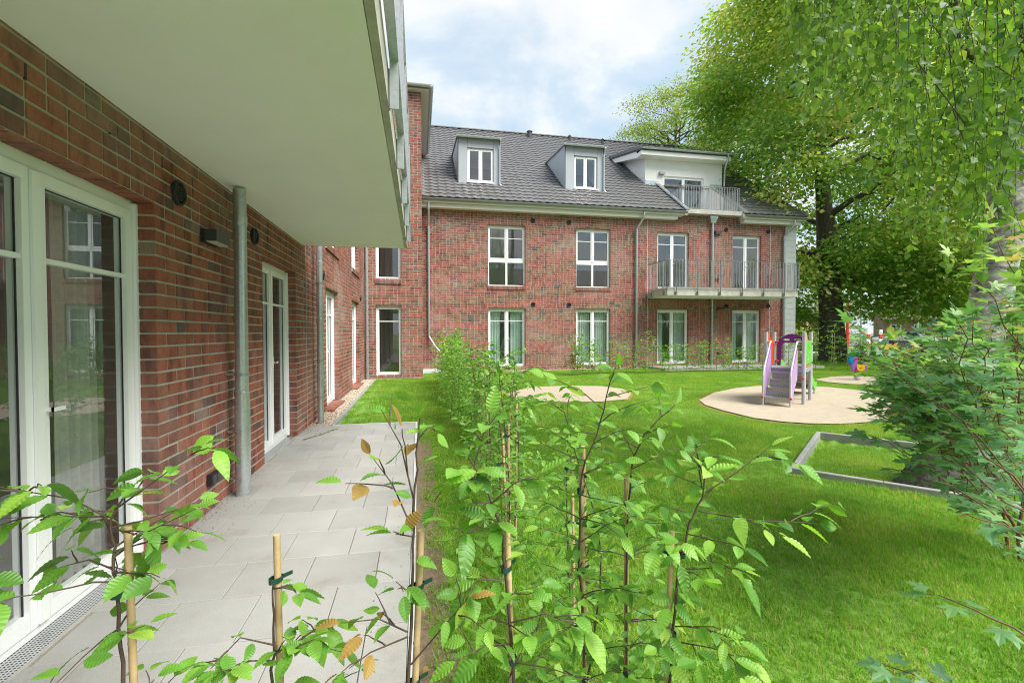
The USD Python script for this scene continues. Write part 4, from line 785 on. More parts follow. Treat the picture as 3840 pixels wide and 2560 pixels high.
# tiles of the dormer roof
sl2 = math.hypot(22.35 - 18.72, 0.83); c2, s2 = (22.35 - 18.72) / sl2, 0.83 / sl2; R2 = Plane((9.37, 18.72, 9.335), (1, 0, 0), (0, -s2, c2), (0, c2, s2)); q = []
for k in range(11):
    for i in range(14): q.append(T0 + np.array([0.02 + i * 0.31, 0, k * TL]))
q = R2(np.array(q).reshape(-1, 3)).reshape(-1, 21, 3); tt = np.random.default_rng(8).uniform(0, 1, len(q)) ** 2
for i in range(14): emit('roof_tile', q[i], TF_, 'tile', pent, tone=np.full(21, tt[i]))
emit('roof_tiling', q[14:].reshape(-1, 3), (TF_[None] + 21 * np.arange(len(q) - 14)[:, None, None]).reshape(-1, 3), 'tile', pent, tone=np.repeat(tt[14:], 21), kind='stuff')
for k in range(10):
    g = G(); g.box((-0.03, -0.08, k * TL), (0.03, 0.06 - 0.008, k * TL + TL - 0.008), lambda v: R2(v), tone=0.5); g.build('verge_tile', 'tile', pent, tones=True)
gutter(pent, (9.40, 18.66, 9.30), (13.82, 18.66, 9.30), 0.062)
g = G(); g.tube([(13.52, 18.66, 9.25), (13.52, 18.68, 9.1), (13.66, 19.1, 8.75), (13.66, 19.15, 8.0)], 0.04, 10); g.build('downpipe', 'zinc', pent, smooth=40)
for x0, x1 in ((10.26, 10.40), (12.89, 13.05)):        # cheeks of the cut and their sheet-metal copings
    s0, s1 = -0.1, 2.95
    g = G(); xa, xb = (10.33, 10.36) if x0 < 11 else (12.93, 12.96)
    g.prism([(16.84, 6.05), (DY, 6.05), (DY, roof_z(DY) + 0.06), (16.84, roof_z(16.84) + 0.06)], xa, xb, lambda v: np.asarray(v)[:, [2, 0, 1]]); g.build('cheek', 'render', pent)
    g = G(); g.box((x0, 0.06, s0), (x1, 0.11, s1), lambda v: RF(v)); g.build('coping', 'zinc', pent)
    g = G(); g.box((x0, -0.16, s0 + 0.02), (x1, -0.013, s0 + 0.35), lambda v: RF(v)); g.build('verge_end', 'fascia', pent)
for a, b in ((9.80, 10.40), (13.0, 13.56)): g = G(); g.box((a, DY - 0.02, 7.90), (b, DY - 0.003, 8.08)); g.build('flashing', 'zinc', pent)
g = G(); g.box((10.45, DY - 0.14, 8.36), (10.70, DY - 0.004, 8.47)); g.build('lamp_box', 'zinc_dull', pent)
def railing(parent, pl, a, b, z0, z1, n, posts, sp=0.118, foot=0.0):
    g = G(); pl.box(g, a, b, n - 0.018, n + 0.018, z1 - 0.010, z1); g.build('hand_rail', 'zinc_dull', parent)
    g = G(); pl.box(g, a, b, n - 0.016, n + 0.016, z0, z0 + 0.012); g.build('bottom_rail', 'zinc_dull', parent)
    for p in posts: g = G(); pl.box(g, p - 0.006, p + 0.006, n - 0.022, n + 0.022, z0 - foot, z1 - 0.0105); g.build('post', 'zinc_dull', parent); g = G(); (foot and pl.box(g, p - 0.045, p + 0.045, n - 0.034, n - 0.0225, z0 - foot, z0 - foot + 0.13)); (g.build('bracket', 'zinc_dull', parent) if foot else None)
    k = int(round((b - a) / sp))
    for i in range(1, k):
        u = a + (b - a) * i / k
        if all(abs(u - p) > 0.03 for p in posts): g = G(); pl.box(g, u - 0.007, u + 0.007, n - 0.007, n + 0.007, z0 + 0.012, z1 - 0.010); g.build('baluster', 'zinc_dull', parent)
railing(pent, FW, 10.38, 12.92, 6.36, 7.27, 0.10, [10.42, 11.25, 12.05, 12.88], foot=0.30)
g = G(); FW.box(g, 10.36, 12.95, 0.0, 0.12, 6.262, 6.33); g.build('edge_profile', 'zinc', pent)
for x in (10.40, 12.90): railing(pent, Plane((x, 17.1, 0), (0, 1, 0), (1, 0, 0)), 0.0, 1.05, 6.36, 7.27, 0.0, [0.98])
# long balcony
bl = thing('balcony', parent=far)
G().box((8.92, 15.72, 2.765), (14.45, 17.2, 3.03)).build('slab', 'concrete', bl)
G().box((8.94, 15.74, 2.757), (14.43, 17.19, 2.764)).build('slab_soffit', 'soffit_paint', bl)
for i in range(14):
    for j in range(3): G().cham((8.97 + i * 0.39, 15.78 + j * 0.45, 3.031), (9.355 + i * 0.39, 16.225 + j * 0.45, 3.062), 0.004, tone=0.5).build('paving_slab', 'slab_stone', bl, tones=True)
railing(bl, Plane((0, 15.72, 0), (1, 0, 0), (0, -1, 0)), 8.88, 14.55, 3.06, 4.06, 0.06, [9.25, 10.12, 11.05, 11.98, 12.9, 13.8], foot=0.28)
for x, sg in ((8.88, -1), (14.55, 1)): railing(bl, Plane((x, 15.66, 0), (0, 1, 0), (sg, 0, 0)), 0.0, 1.5, 3.06, 4.06, 0.0, [0.3, 1.25], foot=0.28)

# ================================================================ things on the lawn
pk = thing('planter_kerb', 'low grey concrete edging frame around the foot of the leaning birch', 'kerb')
A_, B_ = np.array([3.80, 4.22]), np.array([5.56, 5.69]); ab = unit(B_ - A_); ad = np.array([ab[1], -ab[0]]); C_ = B_ + ad * 2.3; D_ = A_ + ad * 2.3
for p, q in ((A_, B_), (B_, C_), (C_, D_), (D_, A_)):
    L = np.linalg.norm(q - p); e = (q - p) / L; nn = np.array([-e[1], e[0]]); n = int(math.ceil(L / 1.0))
    for i in range(n):
        s0, s1 = L * i / n + (0.055 if i == 0 else 0.0025), L * (i + 1) / n - (0.0025 if i < n - 1 else -0.0)
        M = lambda v, p=p, e=e, nn=nn: np.column_stack([p + np.asarray(v)[:, :1] * e + np.asarray(v)[:, 1:2] * nn, np.asarray(v)[:, 2]])
        G().cham((s0, -0.055, -0.25), (s1, 0.0, 0.0), 0.006, M).build('kerb_stone', 'concrete_kerb', pk)
PLANTER = Polygon([A_, B_, C_, D_])

# climbing tower
PA = np.array([0.7975, 0.6033]); PB = np.array([PA[1], -PA[0]]); PO = np.array([7.5515, 8.0433]) - PB * 0.687     # left front post
def PT(v):
    v = np.asarray(v, float); return np.column_stack([PO + v[:, :1] * PB + v[:, 1:2] * PA, v[:, 2]])      # (to the side, up the stairs, z)
pt = thing('climbing_tower', 'small playground tower with checker plate stairs, purple arch and a slide behind', 'play tower')
W_, D2 = 0.687, 0.696
for (u, w) in ((0, 0), (W_, 0), (0, D2), (W_, D2)):
    G().tube(PT([(u, w, -0.15), (u, w, 1.40), (u, w, 1.412)]), [0.037, 0.037, 0.033], 16).build('post', 'play_grey', pt, smooth=40)
G().cham((-0.01, -0.03, 0.60), (W_ + 0.01, D2 + 0.03, 0.685), 0.008, PT).build('platform', 'play_deck', pt)
arch = Polygon([(0.06, 0.70), (0.06, 1.20), (0.10, 1.26), (0.18, 1.32), (0.27, 1.365), (0.345, 1.375), (0.42, 1.365), (0.51, 1.32), (0.59, 1.26), (0.63, 1.20), (0.63, 0.70), (0.60, 0.68), (0.56, 0.70), (0.55, 1.10), (0.525, 1.16), (0.47, 1.18), (0.22, 1.18), (0.165, 1.16), (0.14, 1.10), (0.13, 0.70), (0.095, 0.68)])
for c in (0.24, 0.45): arch = arch.difference(sbox(c - 0.05, 1.235, c + 0.05, 1.265).buffer(0.008))
ar = G().prism(arch, D2 - 0.008, D2 + 0.011, lambda v: PT(np.asarray(v)[:, [0, 2, 1]])).build('arch_panel', 'play_purple', pt)
for u in (0.055, 0.632):
    for z in (1.20, 0.78):
        G().tube(PT([(u - 0.05 if u < 0.3 else u + 0.05, D2 - 0.02, z), (u, D2 - 0.02, z)]), 0.012, 8).build('hinge', 'black_plastic', ar); G().ball(PT([(u + (0.02 if u < 0.3 else -0.02), D2 - 0.03, z)])[0], 0.024, 2).build('knob', 'play_red', ar, smooth=True)
side = [(0.06, 0.72), (0.06, 1.30), (0.12, 1.375), (0.19, 1.375), (0.26, 1.34), (0.34, 1.255), (0.44, 1.235), (0.62, 1.235), (0.64, 1.20), (0.64, 0.72), (0.60, 0.70), (0.10, 0.70)]
G().prism(side, -0.012, 0.010, lambda v: PT(np.asarray(v)[:, [2, 0, 1]])).build('side_panel', 'play_orange_red', pt)
for k in range(5): G().box((0.0105, 0.12 + k * 0.11, 0.80), (0.017, 0.135 + k * 0.11, 1.18), PT).build('groove', 'play_orange_red', pt)
sp = G().prism(side, W_ - 0.010, W_ + 0.010, lambda v: PT(np.asarray(v)[:, [2, 0, 1]])).build('side_panel', 'play_ochre', pt)
G().box((W_ + 0.0105, 0.065, 0.76), (W_ + 0.026, 0.635, 1.225), PT).build('front_sheet', 'play_lime', sp)
for (a, b, dx, dz) in ((0.30, 1.12, 0.10, -0.04), (0.25, 0.95, 0.02, -0.06), (0.42, 0.98, 0.05, 0.03), (0.30, 0.84, 0.05, 0.02)):
    G().tube(PT([(W_ + 0.026, a, b), (W_ + 0.027, a + dx, b + dz)]), 0.004, 5).build('cut_line', 'play_white_plastic' if b < 1.0 else 'play_dark_green', sp)
for z in (1.17, 0.78):
    G().tube(PT([(W_ + 0.01, D2 - 0.05, z), (W_ + 0.03, D2 - 0.02, z), (W_ + 0.05, D2, z)]), 0.014, 8).build('hinge', 'black_plastic', pt)
G().ball(PT([(W_ + 0.0, -0.045, 0.485)])[0], 0.024, 2).build('knob', 'play_red', pt, smooth=True)
# stairs: four treads between purple stringers, handrails bent of tube
SW0, SW1, SD = 0.106, 0.581, -0.655
tz = [0.135, 0.30, 0.455, 0.60]
for i, z in enumerate(tz[:3]):
    w = SD + 0.03 + i * 0.205
    G().box((SW0 + 0.015, w, z - 0.012), (SW1 - 0.015, w + 0.23, z), PT).build('tread', 'play_grey', pt); G().box((SW0 + 0.015, w + 0.222, z + 0.001), (SW1 - 0.015, w + 0.232, tz[i + 1] - 0.013), PT).build('riser', 'checker_plate', pt)
    G().box((SW0 + 0.016, w - 0.010, z - 0.03), (SW1 - 0.016, w - 0.0005, z + 0.004), PT).build('nosing', 'slide_steel', pt)
G().box((SW0 + 0.016, SD + 0.04, 0.045), (SW1 - 0.016, SD + 0.05, 0.12), PT).build('riser', 'checker_plate', pt)
G().box((SW0 + 0.016, -0.06, 0.575), (SW1 - 0.016, -0.031, 0.605), PT).build('tread', 'checker_plate', pt)
for u, sg in ((SW0, -1), (SW1, 1)):
    stg = [(SD + 0.02, 0.02), (SD + 0.10, 0.02), (SD + 0.18, 0.16), (-0.10, 0.50), (-0.04, 0.62), (-0.04, 1.10), (-0.14, 1.10), (SD + 0.02, 0.56)]
    s_ = G().prism(stg, u - 0.007, u + 0.007, lambda v: PT(np.asarray(v)[:, [2, 0, 1]])).build('stringer', 'play_lilac', pt)
    for k in range(6):
        w = SD + 0.06 + k * 0.092; zb = 0.08 + max(0, (w - SD - 0.12)) * 0.86; zt = 0.58 + (w - SD - 0.02) * 0.93
        for q in (-1, 1): G().tube(PT([(u + q * 0.008, w, zb), (u + q * 0.009, w, zt)]), 0.006, 6).build('slot_edge', 'play_white_plastic', s_)
    hr = [(u, SD, -0.15), (u, SD, 0.56), (u, SD + 0.06, 0.68), (u, -0.17, 1.16), (u, -0.10, 1.21), (u, -0.03, 1.215), (u * 0.35 if sg < 0 else W_ - (W_ - u) * 0.35, 0.0, 1.215)]
    P = np.array(hr); out = [P[0]]
    for i in range(1, len(P) - 1):
        a, b, c = P[i - 1], P[i], P[i + 1]; s, e = b + unit(a - b) * 0.03, b + unit(c - b) * 0.03; out += [(1 - t) ** 2 * s + 2 * t * (1 - t) * b + t * t * e for t in np.linspace(0, 1, 5)]
    out.append(P[-1]); G().tube(PT(out), 0.0185, 12).build('handrail', 'play_grey', pt, smooth=40)
    G().ball(PT([(u + sg * 0.012, SD - 0.012, 0.135)])[0], 0.026, 2).build('knob', 'play_red', pt, smooth=True)
# slide going down behind
sl = G(); n = 14; t = np.linspace(0, 1, n); sw = D2 + 0.02 + 1.42 * t; sz = 0.66 - 0.52 * sstep(t * 1.02) - 0.03 * t; sz[-3:] = sz[-3:].mean()
for a, b in ((0.13, 0.56),): sl.add(PT(np.concatenate([np.stack([np.full(n, a), sw, sz], 1), np.stack([np.full(n, b), sw, sz], 1), np.stack([np.full(n, a), sw, sz - 0.02], 1), np.stack([np.full(n, b), sw, sz - 0.02], 1)])), [[n + i, i, i + 1, n + i + 1] for i in range(n - 1)] + [[2 * n + i, 3 * n + i, 3 * n + i + 1, 2 * n + i + 1] for i in range(n - 1)])
sl.build('chute', 'slide_steel', pt, smooth=40)
for u in (0.115, 0.575):
    poly = [(w, z - 0.05) for w, z in zip(sw, sz)] + [(w, z + 0.17 - 0.05 * q) for w, z, q in zip(sw[::-1], sz[::-1], t[::-1])]
    G().prism(poly, u - 0.009, u + 0.009, lambda v: PT(np.asarray(v)[:, [2, 0, 1]])).build('slide_side', 'play_lime', pt)
for w in (1.15, 1.55, 1.95): z = float(np.interp(w, sw, sz)); G().tube(PT([(0.10, w, z - 0.04), (0.59, w, z - 0.04)]), 0.014, 8).build('cross_bar', 'play_grey', pt)
for u in (0.13, 0.56): G().tube(PT([(u, 2.0, float(sz[-2]) - 0.04), (u, 2.0, -0.15)]), 0.018, 8).build('slide_leg', 'play_grey', pt)
# spring rider
sr = thing('spring_rider', 'little purple seahorse spring rider with yellow seat on a grey coil', 'spring rider')
SO = np.array([12.62, 11.50]); SA = unit([-0.75, 0.62]); SB = np.array([SA[1], -SA[0]]); Z0 = float(gz(*SO)) + 0.02
SA = unit([-0.90, 0.42]); SB = np.array([SA[1], -SA[0]])
def ST(v): v = np.asarray(v, float) * 0.74; return np.column_stack([SO + v[:, :1] * SA + v[:, 1:2] * SB, v[:, 2] + Z0])       # (forward, side, z)
th = np.linspace(0, 5.0 * 2 * np.pi, 130); G().tube(ST(np.stack([0.105 * np.cos(th), 0.105 * np.sin(th), 0.02 + 0.36 * th / th[-1]], 1)), 0.0115, 8).build('spring', 'spring_steel', sr, smooth=40)
G().box((-0.10, -0.10, 0.385), (0.10, 0.10, 0.41), ST).build('spring_plate', 'play_dark_green', sr)
for u in (-0.075, 0.075):
    body = Polygon([(0.10, 0.36), (0.17, 0.42), (0.19, 0.60), (0.16, 0.72), (0.17, 0.86), (0.10, 0.93), (0.04, 0.92), (0.02, 0.80), (0.06, 0.66), (0.05, 0.52), (-0.02, 0.46), (-0.20, 0.46), (-0.02, 0.40)]).buffer(0.018)
    G().prism(body, u - 0.009, u + 0.009, lambda v: ST(np.asarray(v)[:, [0, 2, 1]])).build('body_panel', 'play_lilac', sr)
G().prism(Polygon([(-0.34, 0.50), (-0.32, 0.66), (-0.27, 0.72), (-0.23, 0.66), (-0.20, 0.52), (-0.22, 0.44), (-0.30, 0.40)]).buffer(0.02), -0.012, 0.012, lambda v: ST(np.asarray(v)[:, [0, 2, 1]])).build('tail', 'play_lilac', sr)
for u in (-0.098, 0.098): G().prism(Polygon([(0.19, 0.90), (0.27, 0.92), (0.30, 0.84), (0.26, 0.70), (0.21, 0.62), (0.17, 0.70), (0.17, 0.80)]).buffer(0.01), u - 0.010, u + 0.010, lambda v: ST(np.asarray(v)[:, [0, 2, 1]])).build('mane', 'play_blue', sr)
G().prism(Polygon([(0.06, 0.94), (0.10, 1.05), (0.20, 1.12), (0.30, 1.06), (0.36, 0.98), (0.26, 0.99), (0.18, 0.93)]).buffer(0.008), -0.011, 0.011, lambda v: ST(np.asarray(v)[:, [0, 2, 1]])).build('crest', 'play_dark_green', sr)
G().cham((-0.19, -0.13, 0.52), (0.05, 0.13, 0.545), 0.006, ST).build('seat', 'play_yellow', sr)
for u in (-0.13, 0.13): G().prism(Polygon([(-0.19, 0.45), (-0.20, 0.60), (-0.12, 0.62), (0.0, 0.62), (0.06, 0.60), (0.05, 0.45), (-0.02, 0.40), (-0.12, 0.40)]).buffer(0.01).difference(Point(-0.06, 0.52).buffer(0.05)), u - 0.008, u + 0.008, lambda v: ST(np.asarray(v)[:, [0, 2, 1]])).build('seat_side', 'play_yellow', sr)
G().tube(ST([(0.10, -0.24, 0.86), (0.10, -0.14, 0.86), (0.10, 0.14, 0.86), (0.10, 0.24, 0.86)]), [0.019, 0.016, 0.016, 0.019], 10).build('handle_bar', 'play_red', sr, smooth=40)
for sg in (-1, 1): G().tube(ST([(0.09, sg * 0.07, 0.40), (0.10, sg * 0.25, 0.40)]), [0.017, 0.021], 10).build('foot_rest', 'play_red', sr, smooth=40)

# ================================================================ plants
def leaf_frames(dirs, ups):
    x = dirs / np.maximum(np.linalg.norm(dirs, axis=1, keepdims=True), 1e-9); z = ups - x * (ups * x).sum(1, keepdims=True); z /= np.maximum(np.linalg.norm(z, axis=1, keepdims=True), 1e-9)
    return np.stack([x, np.cross(z, x), z], 1)
def scatter(tv, tf, pos, dirs, ups, size, width=None):
    """copies of a leaf (tv along +x, unit length) at many places: vertices (n, k, 3)"""
    Fm = leaf_frames(dirs, ups); w = size if width is None else width
    L = tv[None] * np.stack([size, w, size], 1)[:, None]
    return pos[:, None] + np.einsum('nki,nij->nkj', L, Fm)
def cloud_emit(name, tv, tf, P, tone, m, parent, kind=None, label=None, soft=None):
    n, k = P.shape[:2]
    if soft is not None:        # leaves of a crown share its roundness in their shading
        fn = np.cross(P[:, tf[0, 1]] - P[:, tf[0, 0]], P[:, tf[0, 2]] - P[:, tf[0, 0]]); fn /= np.maximum(np.linalg.norm(fn, axis=1, keepdims=True), 1e-9); fn[fn[:, 2] < 0] *= -1
        q = fn * 0.55 + soft; soft = np.repeat(q / np.maximum(np.linalg.norm(q, axis=1, keepdims=True), 1e-9), k, 0)
    return emit(name, P.reshape(-1, 3), (tf[None] + k * np.arange(n)[:, None, None]).reshape(-1, 3), m, parent, tone=np.repeat(tone, k), kind=kind, label=label, n=soft)
def pleated(ns, width=0.30, pleat=0.015, droop=0.16):
    """a hornbeam leaf: midrib and pleated halves with a toothed edge"""
    t = np.linspace(0, 1, ns); w = width * np.sin(np.pi * t ** 0.82) ** 0.8 * (1 - 0.25 * t); w[0] = 0.0; w[-1] = 0.0; v = []
    for i in range(ns): v.append((t[i], 0.0, -droop * t[i] ** 2))
    for sg in (1, -1):
        for i in range(ns):
            tt = min(1, t[i] + 0.10 * (1 - t[i]) * (w[i] / width)); tooth = 1.0 + (0.035 if i % 2 else -0.015)
            v.append((tt, sg * w[i] * tooth, -droop * tt ** 2 + 0.18 * w[i] + (pleat if i % 2 else -pleat) * (1 if 0 < i < ns - 1 else 0)))
    f = []
    for s in range(2):
        o = ns * (1 + s)
        for i in range(ns - 1):
            q = [(i, i + 1, o + i + 1), (i, o + i + 1, o + i)]
            f += q if s == 1 else [a[::-1] for a in q]
    return np.array(v), np.array(f)
HB_HI, HB_MID = pleated(17), pleated(9)
RHOMB = (np.array([(0, 0, 0), (0.45, 0.36, 0.06), (1, 0, -0.08), (0.45, -0.36, 0.06)], float), np.array([[0, 2, 1], [0, 3, 2]]))
HEART = (np.array([(0, 0, 0), (0.12, 0.30, 0.04), (0.42, 0.40, 0.05), (1.0, 0, -0.12), (0.42, -0.40, 0.05), (0.12, -0.30, 0.04), (0.45, 0, -0.02)], float), np.array([[0, 6, 1], [1, 6, 2], [2, 6, 3], [3, 6, 4], [4, 6, 5], [5, 6, 0]])[:, ::-1])
def palmate():
    pts = [(0.0, 0.0)]
    for a, r in ((-150, 0.22), (-122, 0.52), (-95, 0.26), (-74, 0.50), (-62, 0.66), (-50, 0.50), (-34, 0.28), (-20, 0.60), (-9, 0.68), (0, 0.88), (9, 0.68), (20, 0.60), (34, 0.28), (50, 0.50), (62, 0.66), (74, 0.50), (95, 0.26), (122, 0.52), (150, 0.22)):
        pts.append((0.22 + r * math.cos(math.radians(a)), r * math.sin(math.radians(a))))
    v = np.array([(x, y, -0.14 * x * x + 0.10 * abs(y) - 0.25 * y * y) for x, y in pts]); v = np.vstack([v, [(0.24, 0, 0.0)]]); c = len(v) - 1; n = len(pts)
    return v, np.array([(c, i, (i + 1) % n) for i in range(n)])
MAPLE = palmate()

def shoot_leaves(pl_pts, spacing, size, r, start=0.12, droop=0.25, alt=True, flat=0.8):
    """leaf places along a shoot: positions, directions, up vectors, sizes"""
    P = np.asarray(pl_pts, float)
    if len(P) < 2: return []
    seg = np.linalg.norm(np.diff(P, axis=0), axis=1); s = np.concatenate([[0], np.cumsum(seg)]); L = s[-1]
    at = np.arange(L * start + r.uniform(0, spacing), L, spacing); at = np.append(at, L); out = []
    for i, a in enumerate(at):
        k = min(np.searchsorted(s, a, 'right') - 1, len(seg) - 1); p = P[k] + (P[k + 1] - P[k]) * (a - s[k]) / max(seg[k], 1e-6); t = unit(P[k + 1] - P[k])
        h = unit(np.cross(t, [0, 0, 1.0])) if abs(t[2]) < 0.95 else unit([r.normal(), r.normal(), 0])
        for sg in ((1,) if i % 2 else (-1,)) if alt else (1, -1):
            if abs(t[2]) > 0.75: a2 = r.uniform(0, 2 * np.pi); h2 = np.array([math.cos(a2), math.sin(a2), 0.0])
            else: h2 = h * sg
            last = i == len(at) - 1
            d = unit(t * (1.2 if last else r.uniform(0.35, 0.75)) + h2 * (0.1 if last else 1.0) + np.array([0, 0, r.uniform(-droop, 0.15)]) + r.normal(0, 0.18, 3))
            up = unit(np.array([0, 0, 1.0]) * flat + r.normal(0, 0.33, 3))
            out.append((p + d * 0.008, d, up, size * r.uniform(0.62, 1.12)))
    return out
def curve(a, b, r, sag=0.0, n=6, wob=0.012):
    t = np.linspace(0, 1, n)[:, None]; a, b = np.array(a, float), np.array(b, float); L = np.linalg.norm(b - a)
    p = a + (b - a) * t; p[:, 2] += sag * L * (4 * t[:, 0] * (1 - t[:, 0])); p[1:-1] += r.normal(0, wob * L, (n - 2, 3)); return p
def sapling(label, stem, cane, branches=(), auto=10, more=5, flat=0.8, leaf=0.075, seed=0, brown=0.0, zr=(0.3, 1.0), lb=(0.12, 0.30), hi=True, prims=True, group=None, m='hornbeam_leaf', spacing=0.029, tone=(0.25, 0.8), tmpl=None, r_st=0.006, ties=3):
    r = np.random.default_rng(seed); t = thing('hornbeam_sapling', label, 'sapling', group); stem = np.array(stem, float); g = G()
    z0 = float(gz(stem[0][0], stem[0][1])) - 0.03; base = np.array([[stem[0][0] + r.normal(0, 0.01), stem[0][1] + r.normal(0, 0.01), z0]]) if stem[0][2] > z0 + 0.05 else None
    S = np.vstack([base, stem]) if base is not None else stem
    Sd = np.vstack([S[i] + (S[i + 1] - S[i]) * q for i in range(len(S) - 1) for q in (np.linspace(0, 1, 5)[:-1, None],)] + [S[-1:]]); Sd = np.vstack([Sd[0], *[(Sd[i - 1] + 2 * Sd[i] + Sd[i + 1]) / 4 + r.normal(0, 0.0016, 3) for i in range(1, len(Sd) - 1)], Sd[-1]])
    g.tube(Sd, np.linspace(r_st * 0.85, 0.0018, len(Sd)), 7); L = []
    bl = [np.array(b, float) for b in branches]
    zt, zb = S[-1][2], z0; H = zt - zb
    for b in list(bl):          # side twigs
        for _ in range(2 if more else 0):
            k = r.integers(0, len(b) - 1); p = b[k] + (b[k + 1] - b[k]) * r.uniform(0.3, 0.9); q = r.normal(0, 1, 3) * [1, 1, 0.4]; l = np.linalg.norm(b[-1] - b[0]) * r.uniform(0.3, 0.6); bl.append(curve(p, p + unit(q + unit(b[-1] - b[0]) * 0.9) * l, r, 0.05))
    for i in range(auto):
        z = zb + H * (zr[0] + (zr[1] - zr[0]) * (i + r.uniform(0, 1)) / auto); k = int(np.argmin(np.abs(Sd[:, 2] - z))); p = Sd[k]; a = r.uniform(0, 2 * np.pi); l = r.uniform(*lb) * (1.0 - 0.35 * (z - zb) / H)
        bl.append(curve(p, p + np.array([math.cos(a) * l, math.sin(a) * l, l * r.uniform(-0.05, 0.55)]), r, r.uniform(-0.02, 0.08)))
    for b in bl:
        q = np.vstack([b[i] + (b[i + 1] - b[i]) * s for i in range(len(b) - 1) for s in (np.linspace(0, 1, 4)[:-1, None],)] + [b[-1:]]); g.tube(q, np.linspace(0.0021, 0.0008, len(q)), 5); L += shoot_leaves(q, spacing, leaf, r, flat=flat)
    L += shoot_leaves(Sd[int(len(Sd) * zr[0]):], spacing * 1.1, leaf, r, flat=flat)
    g.build('stem', 'twig_brown', t, smooth=True)
    pos, dr, up, sz = (np.array([x[i] for x in L]) for i in range(4)); tn = np.clip(r.normal((tone[0] + tone[1]) / 2, (tone[1] - tone[0]) / 3.2, len(L)), 0.0, 0.81); tn[r.uniform(size=len(L)) < brown] = r.uniform(0.88, 1.0)
    tv, tf = tmpl or (HB_HI if hi else HB_MID); P = scatter(tv, tf, pos, dr, up, sz, sz * r.uniform(0.85, 1.1, len(sz)))
    q = P - pos[:, None]; l2 = (q ** 2).sum(-1) / np.maximum(sz[:, None], 1e-6); P = P + (l2 * r.normal(-0.18, 0.22, len(sz))[:, None])[..., None] * np.array([0, 0, 1.0]) + (l2 * r.normal(0, 0.12, len(sz))[:, None])[..., None] * np.cross(dr, up)[:, None]
    if prims:
        d = np.linalg.norm(pos - EYE, axis=1); o = np.argsort(d)
        for i in o[:300]: emit('leaf', P[i], tf, m, t, smooth=False, tone=np.full(len(tv), tn[i]))
        if len(o) > 300: cloud_emit('foliage', tv, tf, P[o[300:]], tn[o[300:]], m, t, kind='stuff')
    else: cloud_emit('foliage', tv, tf, P, tn, m, t, kind='stuff')
    if cane is not None:
        c0, c1 = np.array(cane[0], float), np.array(cane[1], float); k = 10; q = c0 + (c1 - c0) * np.linspace(0, 1, k)[:, None]; rr = np.full(k, cane[2])
        pts, rad = [], []
        for i in range(k):
            pts += [q[i] - (c1 - c0) * 0.004, q[i], q[i] + (c1 - c0) * 0.004] if 0 < i < k - 1 else [q[i]]; rad += [rr[i], rr[i] * 1.13, rr[i]] if 0 < i < k - 1 else [rr[i]]
        G().tube(np.array(pts), np.array(rad), 10).build('cane', 'bamboo', t, smooth=40)
        for i in range(ties):
            f = 0.93 - i * 0.24 + r.uniform(-0.05, 0.02); p = c0 + (c1 - c0) * f; k = int(np.argmin(np.abs(Sd[:, 2] - p[2]))); s_ = Sd[k]; mid = (p + s_) / 2; d = unit((s_ - p) * [1, 1, 0]); w = np.linalg.norm((s_ - p)[:2]) / 2 + cane[2] + 0.004; e = np.array([-d[1], d[0], 0])
            wv = np.linspace(0, 2 * np.pi, 15)[:-1]; ring = np.array([mid + d * w * math.cos(a) + e * (cane[2] + 0.003) * math.sin(a) for a in wv]); n = len(ring); v = np.vstack([ring + [0, 0, -0.006], ring + [0, 0, 0.006]]); j = np.arange(n); gg = G(); gg.add(v, np.stack([j, (j + 1) % n, n + (j + 1) % n, n + j], 1))
            o = mid - d * w; gg.add(np.array([o + [0, 0, -0.005], o - d * 0.022 + e * 0.004 + [0, 0, -0.003], o - d * 0.022 + e * 0.004 + [0, 0, 0.006], o + [0, 0, 0.005]]), [[0, 1, 2, 3]]); gg.build('tie', 'green_tie', t)
    return t

# the row at the camera's feet, one by one
CR = 0.0075
sapling('sapling with bright green leaves and bamboo cane before the nearest terrace door', [(-0.605, 1.1, 0.30), (-0.605, 1.1, 0.693), (-0.614, 1.1, 0.848), (-0.619, 1.1, 0.957), (-0.624, 1.1, 1.039), (-0.596, 1.11, 1.09)], ((-0.585, 1.12, -0.1), (-0.598, 1.11, 1.017), CR),
        [[(-0.62, 1.08, 1.05), (-0.66, 1.05, 1.10), (-0.76, 1.02, 1.14)], [(-0.62, 1.08, 1.05), (-0.70, 1.06, 1.065), (-0.78, 1.04, 1.075)], [(-0.61, 1.09, 1.06), (-0.54, 1.07, 1.11), (-0.44, 1.07, 1.185)], [(-0.61, 1.09, 1.02), (-0.55, 1.06, 1.015), (-0.45, 1.06, 1.06)], [(-0.618, 1.1, 0.97), (-0.56, 1.12, 0.98), (-0.50, 1.13, 0.965)], [(-0.615, 1.1, 0.93), (-0.68, 1.13, 0.945), (-0.74, 1.14, 0.93)], [(-0.62, 1.1, 1.0), (-0.67, 1.16, 1.02), (-0.70, 1.2, 1.0)], [(-0.605, 1.1, 0.80), (-0.57, 1.06, 0.82)], [(-0.604, 1.1, 0.64), (-0.53, 1.08, 0.68), (-0.49, 1.07, 0.72)]], auto=10, leaf=0.060, seed=101, zr=(0.74, 1.0), spacing=0.036, brown=0.0, tone=(0.25, 0.76))
